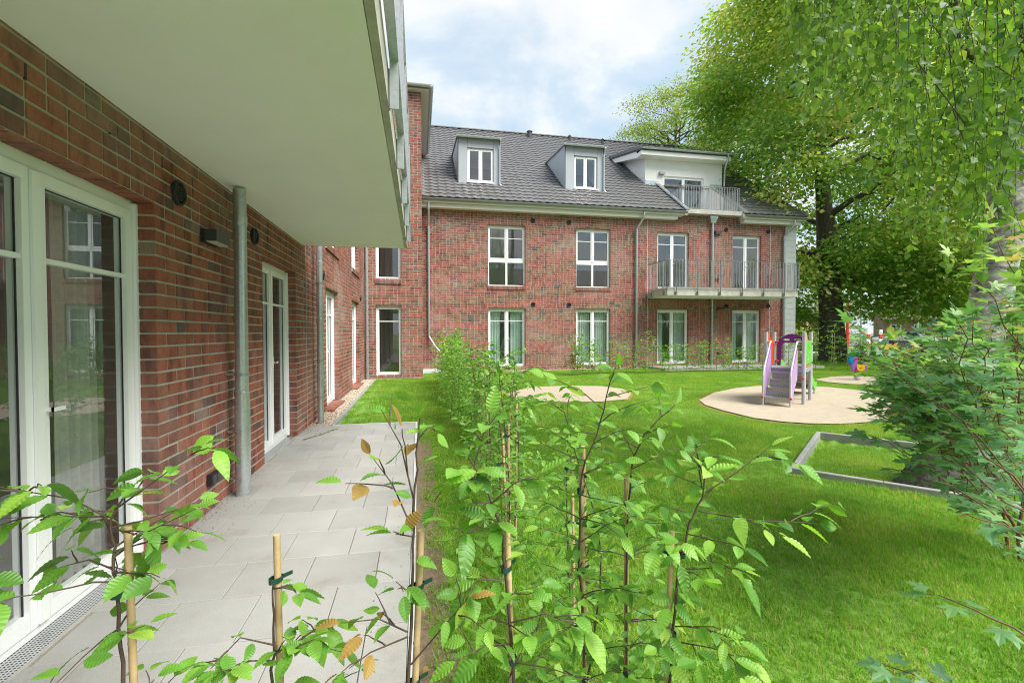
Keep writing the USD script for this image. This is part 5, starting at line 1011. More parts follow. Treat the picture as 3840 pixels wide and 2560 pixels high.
sapling('leafy branch tips of a sapling cut off by the picture edge at the far left', [(-1.0, 1.02, 0.4), (-0.99, 1.02, 0.8), (-0.98, 1.02, 1.02)], None, [[(-0.98, 1.02, 0.98), (-0.88, 1.0, 1.0), (-0.76, 0.99, 0.99)], [(-0.98, 1.02, 0.95), (-0.90, 1.0, 0.93), (-0.80, 1.0, 0.95)], [(-0.985, 1.02, 0.9), (-0.92, 1.0, 0.88), (-0.85, 1.0, 0.90)]], auto=3, leaf=0.068, seed=102, zr=(0.75, 1.0), brown=0.0, tone=(0.25, 0.76), spacing=0.034)
sapling('short sapling whose cane stands bare above it in the middle of the terrace view', [(-0.325, 1.1, 0.2), (-0.32, 1.1, 0.65), (-0.316, 1.1, 0.774), (-0.314, 1.1, 0.88)], ((-0.30, 1.12, -0.1), (-0.309, 1.105, 0.976), CR), [[(-0.315, 1.1, 0.716), (-0.25, 1.08, 0.745), (-0.17, 1.07, 0.72)], [(-0.317, 1.1, 0.735), (-0.376, 1.08, 0.772), (-0.43, 1.07, 0.72)], [(-0.316, 1.1, 0.72), (-0.28, 1.04, 0.76), (-0.24, 1.02, 0.77)], [(-0.316, 1.1, 0.70), (-0.36, 1.05, 0.74), (-0.38, 1.02, 0.735)], [(-0.316, 1.1, 0.69), (-0.27, 1.13, 0.73), (-0.20, 1.15, 0.73)], [(-0.314, 1.1, 0.86), (-0.29, 1.08, 0.87), (-0.262, 1.07, 0.865)], [(-0.32, 1.1, 0.64), (-0.25, 1.05, 0.66), (-0.16, 1.03, 0.65)], [(-0.32, 1.1, 0.62), (-0.39, 1.06, 0.66), (-0.45, 1.04, 0.64)]], auto=0, leaf=0.056, seed=103, zr=(0.99, 1.0), spacing=0.028, brown=0.0, tone=(0.35, 0.75))
sapling('thin sapling with browned curling leaves at the edge of the slabs', [(-0.035, 1.0, 0.2), (-0.028, 1.0, 0.681), (-0.013, 1.0, 0.928), (-0.009, 1.0, 1.094), (0.002, 1.0, 1.24)], ((-0.045, 1.03, -0.1), (0.003, 1.01, 0.999), CR), [[(-0.012, 1.0, 1.066), (-0.038, 1.0, 1.187), (-0.077, 1.0, 1.261)], [(-0.013, 1.0, 1.002), (-0.056, 1.0, 1.106), (-0.095, 1.0, 1.163)], [(-0.004, 1.0, 1.195), (0.02, 1.0, 1.222), (0.034, 1.0, 1.212)], [(-0.027, 1.0, 0.79), (-0.085, 1.0, 0.825), (-0.154, 1.0, 0.825)], [(-0.02, 1.0, 0.72), (0.05, 0.99, 0.80), (0.10, 0.98, 0.86)], [(-0.01, 1.0, 0.99), (-0.05, 1.0, 1.0)], [(-0.02, 1.0, 0.87), (-0.05, 1.0, 0.90)], [(-0.025, 1.0, 0.78), (-0.10, 0.98, 0.77), (-0.14, 0.97, 0.75)]], auto=2, leaf=0.055, seed=104, zr=(0.5, 1.0), spacing=0.06, brown=0.3, tone=(0.35, 0.75), lb=(0.03, 0.08))
sapling('large leaved sapling leaning over the slab edge with drooping leaves', [(0.225, 1.05, 0.1), (0.212, 1.05, 0.608), (0.192, 1.05, 0.883), (0.182, 1.05, 0.984), (0.142, 1.05, 1.077), (0.108, 1.05, 1.139)], ((0.235, 1.07, -0.1), (0.199, 1.065, 0.965), CR), [[(0.142, 1.05, 1.077), (0.083, 1.04, 1.115), (0.03, 1.03, 1.05)], [(0.122, 1.05, 1.118), (0.142, 1.06, 1.18), (0.16, 1.07, 1.226)], [(0.16, 1.05, 1.03), (0.21, 1.03, 1.08), (0.26, 1.02, 1.10)], [(0.185, 1.05, 0.97), (0.12, 1.02, 0.99), (0.07, 1.01, 0.97)], [(0.19, 1.05, 0.85), (0.13, 1.03, 0.87), (0.10, 1.02, 0.85)], [(0.2, 1.05, 0.75), (0.28, 1.02, 0.78), (0.34, 1.0, 0.76)], [(0.205, 1.05, 0.70), (0.14, 1.0, 0.74), (0.08, 0.98, 0.73)], [(0.2, 1.05, 0.66), (0.28, 1.0, 0.67), (0.35, 0.98, 0.65)], [(0.2, 1.05, 0.62), (0.26, 1.1, 0.68), (0.33, 1.13, 0.70)]], auto=22, leaf=0.066, seed=105, zr=(0.2, 1.0), spacing=0.034, brown=0.0, tone=(0.32, 0.82), lb=(0.06, 0.14))
sapling('tall sapling rising dark stemmed from the middle of the front hedge row', [(0.50, 1.35, 0.05), (0.497, 1.35, 0.342), (0.476, 1.35, 0.706), (0.483, 1.35, 1.0), (0.532, 1.35, 1.104), (0.574, 1.35, 1.263)], ((0.51, 1.37, -0.1), (0.487, 1.365, 1.006), CR), auto=34, leaf=0.056, seed=106, zr=(0.14, 1.0), lb=(0.14, 0.30), tone=(0.3, 0.75))
sapling('sapling tied to a cane just right of the tall dark stemmed one', [(0.66, 1.4, 0.05), (0.657, 1.4, 0.378), (0.656, 1.4, 0.805), (0.678, 1.4, 1.03), (0.731, 1.4, 1.105), (0.823, 1.4, 1.18)], ((0.665, 1.42, -0.1), (0.66, 1.415, 0.946), CR), auto=34, leaf=0.056, seed=107, zr=(0.14, 1.0), lb=(0.12, 0.28), tone=(0.3, 0.75))
sapling('rightmost front sapling with long branch reaching over the open lawn', [(0.655, 1.15, 0.05), (0.667, 1.15, 0.547), (0.691, 1.15, 0.783), (0.723, 1.15, 0.9), (0.769, 1.15, 0.992), (0.742, 1.15, 1.09)], ((0.645, 1.17, -0.1), (0.678, 1.165, 0.874), CR), [[(0.769, 1.15, 0.98), (0.849, 1.13, 1.036), (0.945, 1.12, 1.104)], [(0.75, 1.15, 0.93), (0.905, 1.13, 0.90), (1.09, 1.11, 0.885)], [(0.76, 1.15, 0.99), (0.74, 1.14, 1.06), (0.70, 1.13, 1.10)], [(0.70, 1.15, 0.82), (0.78, 1.12, 0.80), (0.85, 1.1, 0.78)], [(0.70, 1.15, 0.84), (0.64, 1.12, 0.87), (0.60, 1.1, 0.86)], [(0.68, 1.15, 0.62), (0.76, 1.1, 0.64), (0.86, 1.05, 0.62)], [(0.675, 1.15, 0.58), (0.74, 1.08, 0.60), (0.80, 1.02, 0.60)]], auto=26, leaf=0.064, seed=108, zr=(0.12, 1.0), spacing=0.032, lb=(0.10, 0.2), tone=(0.3, 0.82))
ORD = ['first', 'second', 'third', 'fourth', 'fifth', 'sixth', 'seventh', 'eighth', 'ninth', 'tenth', 'eleventh', 'twelfth', 'thirteenth', 'fourteenth', 'fifteenth', 'sixteenth', 'seventeenth', 'eighteenth', 'nineteenth', 'twentieth', 'twenty-first', 'twenty-second', 'twenty-third', 'twenty-fourth', 'twenty-fifth', 'twenty-sixth', 'twenty-seventh', 'twenty-eighth', 'twenty-ninth', 'thirtieth']
# the row running away towards the far wing
r = np.random.default_rng(77)
hx = lambda y: 0.60 + 0.027 * (y - 1.9)
MIDL = ['bushy sapling close behind the tall dark stemmed one', 'sapling with a bare cane top in the second rank of the hedge', 'sapling in the hedge row with its cane showing beside pale leaves', 'slender sapling standing taller than its neighbours in the hedge row before the round sand patch']
y = 1.72; i = 0; dk = ['near', 'mid']
while y < 13.9:
    x = hx(y) + r.normal(0, 0.09); top = (r.uniform(1.0, 1.2) if y < 9 else r.uniform(1.1, 1.32)) + (0.14 if i in (3, 6) else 0) + (0.18 if y > 13.0 else 0)
    near = y < 3.6; n = 26 if near else 30
    lab = MIDL[i] if i < len(MIDL) else ('tall end plant of the hedge nearest the far wing' if y > 13.45 else f'leafy {ORD[i]} plant of the hedge, counted from the camera towards the far wing')
    grp = None if i < len(MIDL) or y > 13.45 else ('plants in the middle of the hedge' if y < 8 else 'plants in the far part of the hedge')
    sapling(lab, [(x, y, 0.0), (x + r.normal(0, 0.03), y, top * 0.5), (x + r.normal(0, 0.05), y + r.normal(0, 0.03), top)], ((x + 0.02, y + 0.03, -0.1), (x + r.normal(0, 0.03), y + 0.02, top * r.uniform(0.7, 0.92)), 0.0085) if y < 7 else None, auto=n if y < 6 else (40 if y < 10 else 46), leaf=0.054 if near else 0.056, seed=200 + i, zr=(0.12, 1.0), lb=(0.14, 0.34) if y < 6 else ((0.18, 0.44) if y < 10 else (0.24, 0.56)), hi=False, prims=near, spacing=0.027 if near else 0.024, tone=(0.25, 0.75) if y < 7 else (0.3, 0.9), brown=0.0, group=grp, tmpl=HB_MID if y < 6 else (pleated(5) if y < 9 else RHOMB), r_st=0.007, ties=2, flat=0.6 if near else 0.4)
    y += 0.36 if y < 5 else 0.44; i += 1
# young plants before the far terrace
FARX = [5.0, 5.18, 5.36, 5.66, 5.86, 6.12, 6.45, 6.78, 7.05, 7.38, 7.72, 8.0, 8.34, 8.66, 8.98, 9.36, 9.66, 10.0, 10.25, 10.52, 10.85, 11.12, 11.45, 11.78, 12.1, 12.45]
TALL = {2: 1.32, 11: 1.42, 0: 1.25}
for i, x in enumerate(FARX):
    y = 15.15 + r.normal(0, 0.06) - (0.25 if i < 3 else 0); top = TALL.get(i, r.uniform(0.78, 1.12)); z0 = float(gz(x, y))
    lab = {2: 'bushy young hornbeam at the start of the row before the far terrace', 0: 'narrow young hornbeam first in the row before the far terrace', 11: 'tallest thin hornbeam in the row before the far terrace, beside the middle drainpipe'}.get(i, f'thin {ORD[i]} young hornbeam along the row before the far terrace, counted from the hedge')
    sapling(lab, [(x, y, z0), (x + r.normal(0, 0.03), y, top * 0.5), (x + r.normal(0, 0.06), y, top)], ((x + 0.02, y + 0.03, -0.05), (x + 0.03, y + 0.03, top * 0.72), 0.007) if i % 2 else None, auto=26 if i > 2 else 36, leaf=0.080, seed=400 + i, zr=(0.10, 1.0), lb=(0.12, 0.32), hi=False, prims=False, spacing=0.042, tone=(0.3, 0.8), brown=0.02, group=None if i in (0, 2, 11) else 'young hornbeams before the far terrace', tmpl=RHOMB, ties=0, flat=0.15)
for i, (x, y, tp) in enumerate(((12.95, 15.0, 1.2), (13.4, 15.0, 1.3), (13.9, 15.1, 1.2), (14.5, 14.9, 1.5), (14.9, 14.6, 1.6), (15.25, 14.3, 1.55), (15.6, 14.0, 1.35), (15.4, 15.0, 1.6), (16.0, 14.5, 1.4))):
    sapling(f'dense {ORD[i - 3]} young hornbeam from the tower in the clump by the big tree' if i > 2 else f'{ORD[i]} of the young hornbeams seen through the tower arch before the grey quoins', [(x, y, -0.02), (x + 0.03, y, tp * 0.5), (x + r.normal(0, 0.06), y, tp)], ((x + 0.02, y + 0.03, -0.05), (x + 0.05, y + 0.03, tp * 0.85), 0.007), auto=26, leaf=0.075, seed=450 + i, zr=(0.1, 1.0), lb=(0.15, 0.4), hi=False, prims=False, spacing=0.05, tone=(0.2, 0.8), brown=0.0, group='hornbeams in the clump by the big tree' if i > 2 else 'hornbeams behind the tower arch', tmpl=RHOMB, ties=0, flat=0.2)

# ---------------------------------------------------------------- trees
def tree_limbs(g, base, tips, r0, r, thick=0.35):
    """limbs from the trunk line to their tips"""
    for p, q, w in tips:
        c = curve(p, q, r, 0.10, 7, 0.03); g.tube(c, np.linspace(w, max(0.012, w * 0.18), 7), 7)
def clumps(r, cen, rad, n, hole=0.35, zfun=None):
    """clump centres through an ellipsoid, most of them near its skin"""
    out = []
    while len(out) < n:
        d = unit(r.normal(size=3)); q = r.uniform(hole ** 3, 1) ** (1 / 3.0) if r.uniform() < 0.55 else r.uniform(0.82, 1.0)
        p = np.array(cen) + d * np.array(rad) * q * (1 + 0.13 * (meshkit.noise(d[None] * 2.3 + cen[0])[0] - 0.5) * 2)
        if zfun is None or zfun(p): out.append(p)
    return np.array(out)
def crown_leaves(r, cs, per, spread, size, tmpl, lo, hi_, cen, rad, droop=0.5):
    n = len(cs) * per; c = np.repeat(cs, per, 0); o = r.normal(size=(n, 3)) * np.array(spread); o[:, 2] -= 0.25 * spread[0] * (np.linalg.norm(o[:, :2], axis=1) / spread[0]) ** 1.5
    pos = c + o; dr = o * [1, 1, 0.2] + r.normal(size=(n, 3)) * spread[0] * 0.55; dr[:, 2] -= droop * spread[0]; up = r.normal(size=(n, 3)) * 0.5 + [0, 0, 1.0] + (pos - cen) / np.array(rad) * 0.5
    ct = np.repeat(r.normal(0, 0.2, len(cs)), per); rel = np.clip((pos[:, 2] - cen[2]) / rad[2], -1, 1); tn = np.clip((lo + hi_) / 2 + 0.0 * rel + ct + r.normal(0, (hi_ - lo) / 3.5, n), 0, 1)
    out = (c - cen) / np.array(rad); out /= np.maximum(np.linalg.norm(out, axis=1, keepdims=True), 1e-6); oo = o / np.maximum(np.linalg.norm(o, axis=1, keepdims=True), 1e-6)
    return scatter(*tmpl, pos, dr, up, r.uniform(*size, n)), tn, out * 0.45 + oo * 0.45 + [0, 0, 0.45]
def broadleaf(name, label, base, trunk, cen, rad, n, per, spread, size, lo, hi_, seed, m='linden_leaf', bk='linden_bark', r0=0.5, limbs=26, hole=0.35, zfun=None, tmpl=RHOMB, flare=1.25, extra=None, group=None, cat='tree'):
    r = np.random.default_rng(seed); t = thing(name, label, cat, group); tr = np.array(trunk, float); g = G()
    td = np.vstack([tr[i] + (tr[i + 1] - tr[i]) * q for i in range(len(tr) - 1) for q in (np.linspace(0, 1, 7)[:-1, None],)] + [tr[-1:]]); rr = r0 * np.interp(np.linspace(0, 1, len(td)), [0, 0.04, 0.12, 0.5, 1], [flare, 1.08, 1.0, 0.72, 0.12])
    w = np.linspace(0, 2 * np.pi, 25)[:-1]; v = []
    for i, (p, q) in enumerate(zip(td, rr)):
        k = 1 + 0.10 * (meshkit.fbm(np.stack([np.cos(w) * 2.2, np.sin(w) * 2.2, np.full(24, p[2] * 0.7)], 1) + seed, 3) - 0.5) * 2 + (0.12 * max(0, 1 - i / 4) * np.cos(5 * w + 1))
        v.append(np.stack([p[0] + q * k * np.cos(w), p[1] + q * k * np.sin(w), np.full(24, p[2])], 1))
    j = np.arange(24); m_ = len(td); f = np.vstack([np.stack([i * 24 + j, i * 24 + (j + 1) % 24, (i + 1) * 24 + (j + 1) % 24, (i + 1) * 24 + j], 1) for i in range(m_ - 1)])
    g.add(np.concatenate(v), f); g.build('trunk', bk, t, smooth=True)
    cs = clumps(r, cen, rad, n, hole, zfun)
    if extra is not None: cs = np.vstack([cs, extra])
    g = G(); pick = cs[r.permutation(len(cs))[:limbs]]
    for q in pick:
        h = np.clip(q[2] - r.uniform(0.15, 0.5) * np.linalg.norm((q - tr[0])[:2]), tr[0][2] + 0.28 * (tr[-1][2] - tr[0][2]), tr[-1][2]); p = np.array([np.interp(h, td[:, 2], td[:, k]) for k in range(3)]); g.tube(curve(p, q, r, 0.08, 8, 0.035), np.linspace(r0 * r.uniform(0.12, 0.34), 0.015, 8), 7)
    g.build('limbs', bk, t, smooth=True)
    P, tn, _ = crown_leaves(r, cs, per, spread, size, tmpl, lo, hi_, np.array(cen), rad)
    cloud_emit('crown', *tmpl, P, tn, m, t, kind='stuff'); return t
rr_ = np.random.default_rng(91)
low = np.array([(18.0, 20.2, 4.6), (21.4, 17.6, 4.9), (22.0, 18.0, 4.0), (22.6, 17.6, 3.5), (23.2, 18.0, 3.0), (23.8, 17.2, 2.7), (21.2, 18.9, 2.9), (22.3, 18.6, 2.9), (24.4, 17.4, 2.4), (17.8, 20.4, 3.6), (17.4, 20.4, 5.0), (21.8, 17.2, 5.4), (23.0, 16.8, 4.6), (24.2, 16.8, 3.8), (18.2, 20.6, 2.9), (25.0, 17.2, 3.2), (22.4, 17.0, 4.2), (20.9, 18.3, 4.2), (20.6, 18.4, 3.4), (18.6, 20.8, 2.4), (19.2, 21.2, 2.2)])
broadleaf('linden_tree', 'huge old linden with dark thick trunk at the end of the lawn', None, [(19.85, 19.3, -0.2), (19.72, 19.35, 1.6), (19.5, 19.4, 4.8), (19.35, 19.5, 7.6), (19.1, 19.6, 10.5), (19.2, 19.6, 19.0)], (21.3, 19.6, 12.8), (7.5, 6.6, 9.4), 250, 430, (0.72, 0.72, 0.36), (0.16, 0.25), 0.12, 0.95, 5, r0=0.56, limbs=22, hole=0.5, extra=low, zfun=lambda p: p[2] > 4.2 and not (p[2] < 6.6 and p[1] < 19.6 and abs(p[0] / p[1] - 1.005) < 0.06))
broadleaf('linden_tree', 'pale yellow green tree rising behind the ridge of the far roof', None, [(24.6, 42, -0.2), (24.6, 42, 8), (24.6, 42, 22)], (24.6, 42.0, 18.5), (5.6, 5.6, 7.0), 150, 210, (0.62, 0.62, 0.30), (0.13, 0.20), 0.25, 0.95, 6, m='far_leaf', r0=0.4, limbs=34, hole=0.3)
broadleaf('linden_tree', 'second big tree closing the view between linden and birch', None, [(30.0, 21.0, -0.2), (30, 21, 5), (30, 21, 17)], (30.0, 21.0, 11.0), (6.5, 6.5, 8.5), 190, 240, (0.75, 0.75, 0.36), (0.13, 0.19), 0.25, 0.85, 7, r0=0.42, limbs=24)
broadleaf('linden_tree', 'leafy tree standing behind the birch trunk at the picture edge', None, [(25.0, 11.5, -0.2), (25, 11.5, 4), (25, 11.5, 12)], (25.0, 11.5, 7.0), (5.2, 5.2, 6.2), 170, 240, (0.62, 0.62, 0.30), (0.11, 0.16), 0.3, 0.9, 8, r0=0.3, limbs=24)
# shrubs and bushes between
def bush(name, label, c, rad, n, per, size, seed, lo=0.2, hi_=0.8, m='shrub_leaf', group=None, spread=0.26, cat='shrub'):
    r = np.random.default_rng(seed); t = thing(name, label, cat, group); cs = clumps(r, c, rad, n, 0.3, lambda p: p[2] > 0.1); g = G()
    for q in cs[:: max(1, n // 14)]: g.tube(curve((c[0] + r.normal(0, 0.1), c[1] + r.normal(0, 0.1), -0.1), q, r, 0.05, 6, 0.04), np.linspace(0.03, 0.006, 6), 5)
    g.build('stems', 'twig_brown', t, smooth=True); P, tn, _ = crown_leaves(r, cs, per, (spread, spread, spread * 0.6), size, RHOMB, lo, hi_, np.array(c), rad); cloud_emit('foliage', *RHOMB, P, tn, m, t, kind='stuff')
for i, (x, y, z, a, h, lab) in enumerate(((15.6, 8.2, 1.5, 1.9, 1.7, 'rounded light green shrub behind the maple at the lawn side'), (18.2, 8.6, 2.3, 2.4, 2.5, 'tall mid green shrub behind the maple'), (12.9, 5.6, 1.3, 1.7, 1.5, 'shrub half hidden behind the maple beside the birch'), (21.5, 12.0, 2.0, 2.2, 2.3, 'shrub right of the spring rider sand patch'), (11.2, 3.4, 1.9, 2.2, 2.2, 'dense shrub behind the birch trunk at the picture edge'), (17.0, 5.0, 3.2, 2.6, 3.4, 'tall bush closing the garden behind the birch'))):
    bush('garden_shrub', lab, (x, y, z), (a, a, h), 90, 150, (0.07, 0.11), 600 + i, lo=0.25 + 0.06 * (i % 3), hi_=0.9)
# birch with hanging twigs
bt = thing('birch_tree', 'leaning birch with pale bark and long hanging twigs over the lawn corner', 'tree')
BT = np.array([(5.02, 3.62, -0.2), (5.14, 3.66, 0.25), (5.62, 3.7, 1.58), (5.92, 3.75, 2.6), (6.02, 3.8, 3.7), (6.15, 3.85, 4.8), (6.2, 3.9, 7.5), (6.1, 4.0, 10.0)])
def rough_trunk(pts, rad, seed, amp, parent, nm, m):
    td = np.vstack([pts[i] + (pts[i + 1] - pts[i]) * q for i in range(len(pts) - 1) for q in (np.linspace(0, 1, 7)[:-1, None],)] + [pts[-1:]]); rr = np.interp(np.linspace(0, 1, len(td)), np.linspace(0, 1, len(rad)), rad); w = np.linspace(0, 2 * np.pi, 29)[:-1]; v = []
    for p, q in zip(td, rr):
        k = 1 + amp * (meshkit.fbm(np.stack([np.cos(w) * 2.6, np.sin(w) * 2.6, np.full(28, p[2] * 3.0)], 1) + seed, 4) - 0.5) * 2; v.append(np.stack([p[0] + q * k * np.cos(w), p[1] + q * k * np.sin(w), np.full(28, p[2])], 1))
    j = np.arange(28); f = np.vstack([np.stack([i * 28 + j, i * 28 + (j + 1) % 28, (i + 1) * 28 + (j + 1) % 28, (i + 1) * 28 + j], 1) for i in range(len(td) - 1)]); return G().add(np.concatenate(v), f).build(nm, m, parent, smooth=True)
rough_trunk(BT[1:], [0.17, 0.165, 0.155, 0.145, 0.13, 0.10, 0.05], 3, 0.10, bt, 'trunk', 'birch_bark')
rough_trunk(np.array([(4.98, 3.6, -0.25), (5.02, 3.62, -0.02), (5.10, 3.65, 0.18), (5.2, 3.67, 0.45), (5.32, 3.69, 0.75)]), [0.46, 0.36, 0.26, 0.195, 0.168], 9, 0.28, bt, 'root_flare', 'birch_base')
r = np.random.default_rng(55); g = G(); L = []
ang = lambda a, d, z: np.array([d * math.sin(math.radians(a)), d * math.cos(math.radians(a)), z])
for k in range(260):
    a = r.uniform(43.0, 62.5) if k < 215 else r.uniform(41.5, 48); d = r.uniform(4.3, 7.8); e = (a - 38) / 22.0
    ztip = 1.42 + d * (np.interp(a, [40, 42, 44.5, 47, 50, 54, 60, 70], [0.62, 0.45, 0.34, 0.36, 0.22, 0.10, 0.08, 0.05]) + abs(r.normal(0, 0.16))); ztop = ztip + r.uniform(1.2, 2.8); n = 9
    top = ang(a + r.normal(0, 1.0), d, ztop); tip = ang(a + r.normal(0, 0.9), d, ztip); t = np.linspace(0, 1, n)[:, None]; P = top + (tip - top) * t; P[:, :2] += (np.sin(t * 2.5 + r.uniform(0, 6)) * 0.06 * r.normal(0, 1, 2)) + (1 - t) ** 2 * r.normal(0, 0.25, 2); g.tube(P, np.linspace(0.0045, 0.0012, n), 4, caps=False)
    L += shoot_leaves(P, 0.052, 0.078, r, start=0.05, droop=1.0, flat=0.35)
    if r.uniform() < 0.6:
        for _ in range(2): q = P[r.integers(2, 6)]; s = curve(q, q + np.array([*r.normal(0, 0.16, 2), -r.uniform(0.25, 0.6)]), r, 0.1, 6, 0.03); g.tube(s, np.linspace(0.002, 0.001, 6), 3, caps=False); L += shoot_leaves(s, 0.046, 0.074, r, start=0.1, droop=1.0, flat=0.35)
for k in range(16):
    q = ang(r.uniform(42, 66), r.uniform(4.5, 7.5), r.uniform(4.6, 6.8)); h = r.uniform(3.6, 6.5); p = np.array([np.interp(h, BT[:, 2], BT[:, i]) for i in range(3)]); g.tube(curve(p, q, r, 0.12, 9, 0.03), np.linspace(0.045, 0.006, 9), 6)
g.build('twigs', 'twig_brown', bt, smooth=True); pos, dr, up, sz = (np.array([x[i] for x in L]) for i in range(4)); tn = np.clip(r.normal(0.5, 0.24, len(L)), 0, 1); o = np.argsort(np.linalg.norm(pos - EYE, axis=1) + np.where(in_view(pos, 0), 0, 100))
P = scatter(*HEART, pos, dr, up, sz)
for i in o[:300]: emit('leaf', P[i], HEART[1], 'birch_leaf', bt, tone=np.full(7, tn[i]))
cloud_emit('crown', *HEART, P[o[300:]], tn[o[300:]], 'birch_leaf', bt, kind='stuff')
# maple shrub in front of it
mp = thing('maple_shrub', 'spreading maple shrub with reddish twigs in front of the birch', 'shrub')
r = np.random.default_rng(66); g = G(); L = []
def maple_shoot(p, q, w, size, red=0.0, sp=0.062):
    c = curve(p, q, r, r.uniform(0.02, 0.10), 8, 0.018); g.tube(c, np.linspace(w, 0.0018, 8), 6); n0 = len(L)
    for (a, b, u, s) in shoot_leaves(c, sp, size, r, start=0.22, droop=0.35, alt=False, flat=1.1): L.append((a + b * s * 0.35, b, u, s, red * r.uniform(0.5, 1.2) if red else 0.0)); g.tube(np.array([a, a + b * s * 0.37]), 0.0012, 3, caps=False)
for k in range(165):
    a1 = r.uniform(49.0, 59.2) ; d1 = r.uniform(2.9, 5.2); ztop = 1.42 + d1 * np.interp(a1, [47, 50, 53, 56, 60, 66], [-0.06, -0.02, 0.02, 0.06, 0.10, 0.12]); zlow = 1.42 + d1 * np.interp(a1, [47, 50, 54, 58, 66], [-0.10, -0.15, -0.23, -0.33, -0.4]); z1 = r.uniform(max(zlow, 0.12), ztop)
    tip = ang(a1, d1, z1); root = ang(r.uniform(55.5, 60.5), r.uniform(3.6, 4.8), r.uniform(0.1, 0.9)); p = tip + (root - tip) * r.uniform(0.35, 0.75); maple_shoot(p, tip, 0.0035, r.uniform(0.058, 0.088), red=0.86 if z1 > ztop - 0.2 and r.uniform() < 0.3 else 0.0)
for a0, d0, z0, a1, d1, z1, rd in ((60, 2.9, 0.62, 47.2, 3.0, 1.46, 0.0), (60, 2.8, 0.7, 48.4, 2.9, 1.30, 0.0), (62, 2.9, 0.9, 54.5, 2.9, 1.74, 0.86), (63, 2.8, 1.0, 56.8, 2.8, 1.86, 0.9), (62, 2.9, 0.9, 58.8, 2.9, 1.84, 0.9), (62, 2.9, 0.55, 49.0, 2.9, 1.02, 0.0), (60, 3.0, 0.5, 48.6, 3.2, 0.86, 0.0), (62, 2.2, 0.40, 53.8, 2.2, 0.50, 0.0), (63, 2.3, 0.72, 55.6, 2.2, 0.80, 0.0), (62, 1.85, -0.02 + 0.22, 53.0, 1.95, 0.24, 0.0), (62, 1.9, 0.22, 50.6, 2.05, 0.27, 0.0), (63, 1.8, 0.15, 56.0, 1.85, 0.16, 0.0), (60, 3.2, 0.5, 50.4, 3.5, 0.62, 0.0)):
    maple_shoot(ang(a0, d0, z0), ang(a1, d1, z1), 0.004, 0.078, red=rd, sp=0.055)
for k in range(9):
    p = ang(r.uniform(57.5, 60.5), r.uniform(4.2, 5.2), -0.1); g.tube(curve(p, p + np.array([r.normal(0.15, 0.2), r.normal(0, 0.3), r.uniform(0.7, 1.3)]), r, 0.05, 7, 0.03), np.linspace(0.012, 0.005, 7), 6)
g.build('twigs', 'twig_red', mp, smooth=True); pos, dr, up, sz, rd = (np.array([x[i] for x in L]) for i in range(5)); tn = np.where(rd > 0, np.clip(rd, 0.82, 1.0), np.clip(r.normal(0.42, 0.2, len(L)), 0, 0.8)); P = scatter(*MAPLE, pos, dr, up, sz); o = np.argsort(np.linalg.norm(pos - EYE, axis=1) + np.where(in_view(pos, 0), 0, 100))
for i in o[:300]: emit('leaf', P[i], MAPLE[1], 'maple_leaf', mp, tone=np.full(len(MAPLE[0]), tn[i]))
cloud_emit('foliage', *MAPLE, P[o[300:]], tn[o[300:]], 'maple_leaf', mp, kind='stuff')

# ================================================================ beyond the garden
def at(d, l, z=0.0): return np.array([*(VD * d + VL * l), z])
def frame_at(d, l, heading):         # local axes: x along the heading (0 = to the right across the view), y away
    a = heading; X = VL * math.cos(a) + VD * math.sin(a); Y = np.array([-X[1], X[0]]); o = at(d, l)[:2]
    return lambda v: np.column_stack([o + np.asarray(v)[:, :1] * X + np.asarray(v)[:, 1:2] * Y, np.asarray(v)[:, 2]])
def house(name, label, M, L, W, eave, ridge, wall, roofm, wins=()):
    h = thing(name, label, 'house'); g = G(); g.box((0, 0, -0.3), (L, W, eave), M)
    for x in (0, L): g.add(M(np.array([(x, 0, eave), (x, W, eave), (x, W / 2, ridge)])), [[0, 1, 2]])
    g.build('wall', wall, h); g = G()
    k = (ridge - eave) / (W / 2)
    for s in (0, 1):
        y0, y1 = (-0.4, W / 2) if s == 0 else (W + 0.4, W / 2); z0 = eave - 0.4 * k; g.add(M(np.array([(-0.3, y0, z0 + 0.03), (L + 0.3, y0, z0 + 0.03), (L + 0.3, y1, ridge + 0.03), (-0.3, y1, ridge + 0.03), (-0.3, y0, z0 + 0.2), (L + 0.3, y0, z0 + 0.2), (L + 0.3, y1, ridge + 0.2), (-0.3, y1, ridge + 0.2)])), [[0, 1, 2, 3], [4, 5, 6, 7], [0, 1, 5, 4], [0, 3, 7, 4], [1, 2, 6, 5]])
    g.build('roof', roofm, h)
    for (x0, x1, z0, z1) in wins:
        w = G().box((x0, -0.06, z0), (x1, -0.004, z1), M).build('window', 'pvc', h); G().box((x0 + 0.07, -0.07, z0 + 0.07), ((x0 + x1) / 2 - 0.03, -0.0605, z1 - 0.07), M).build('pane', 'car_glass', w); G().box(((x0 + x1) / 2 + 0.03, -0.07, z0 + 0.07), (x1 - 0.07, -0.0605, z1 - 0.07), M).build('pane', 'car_glass', w)
    return h
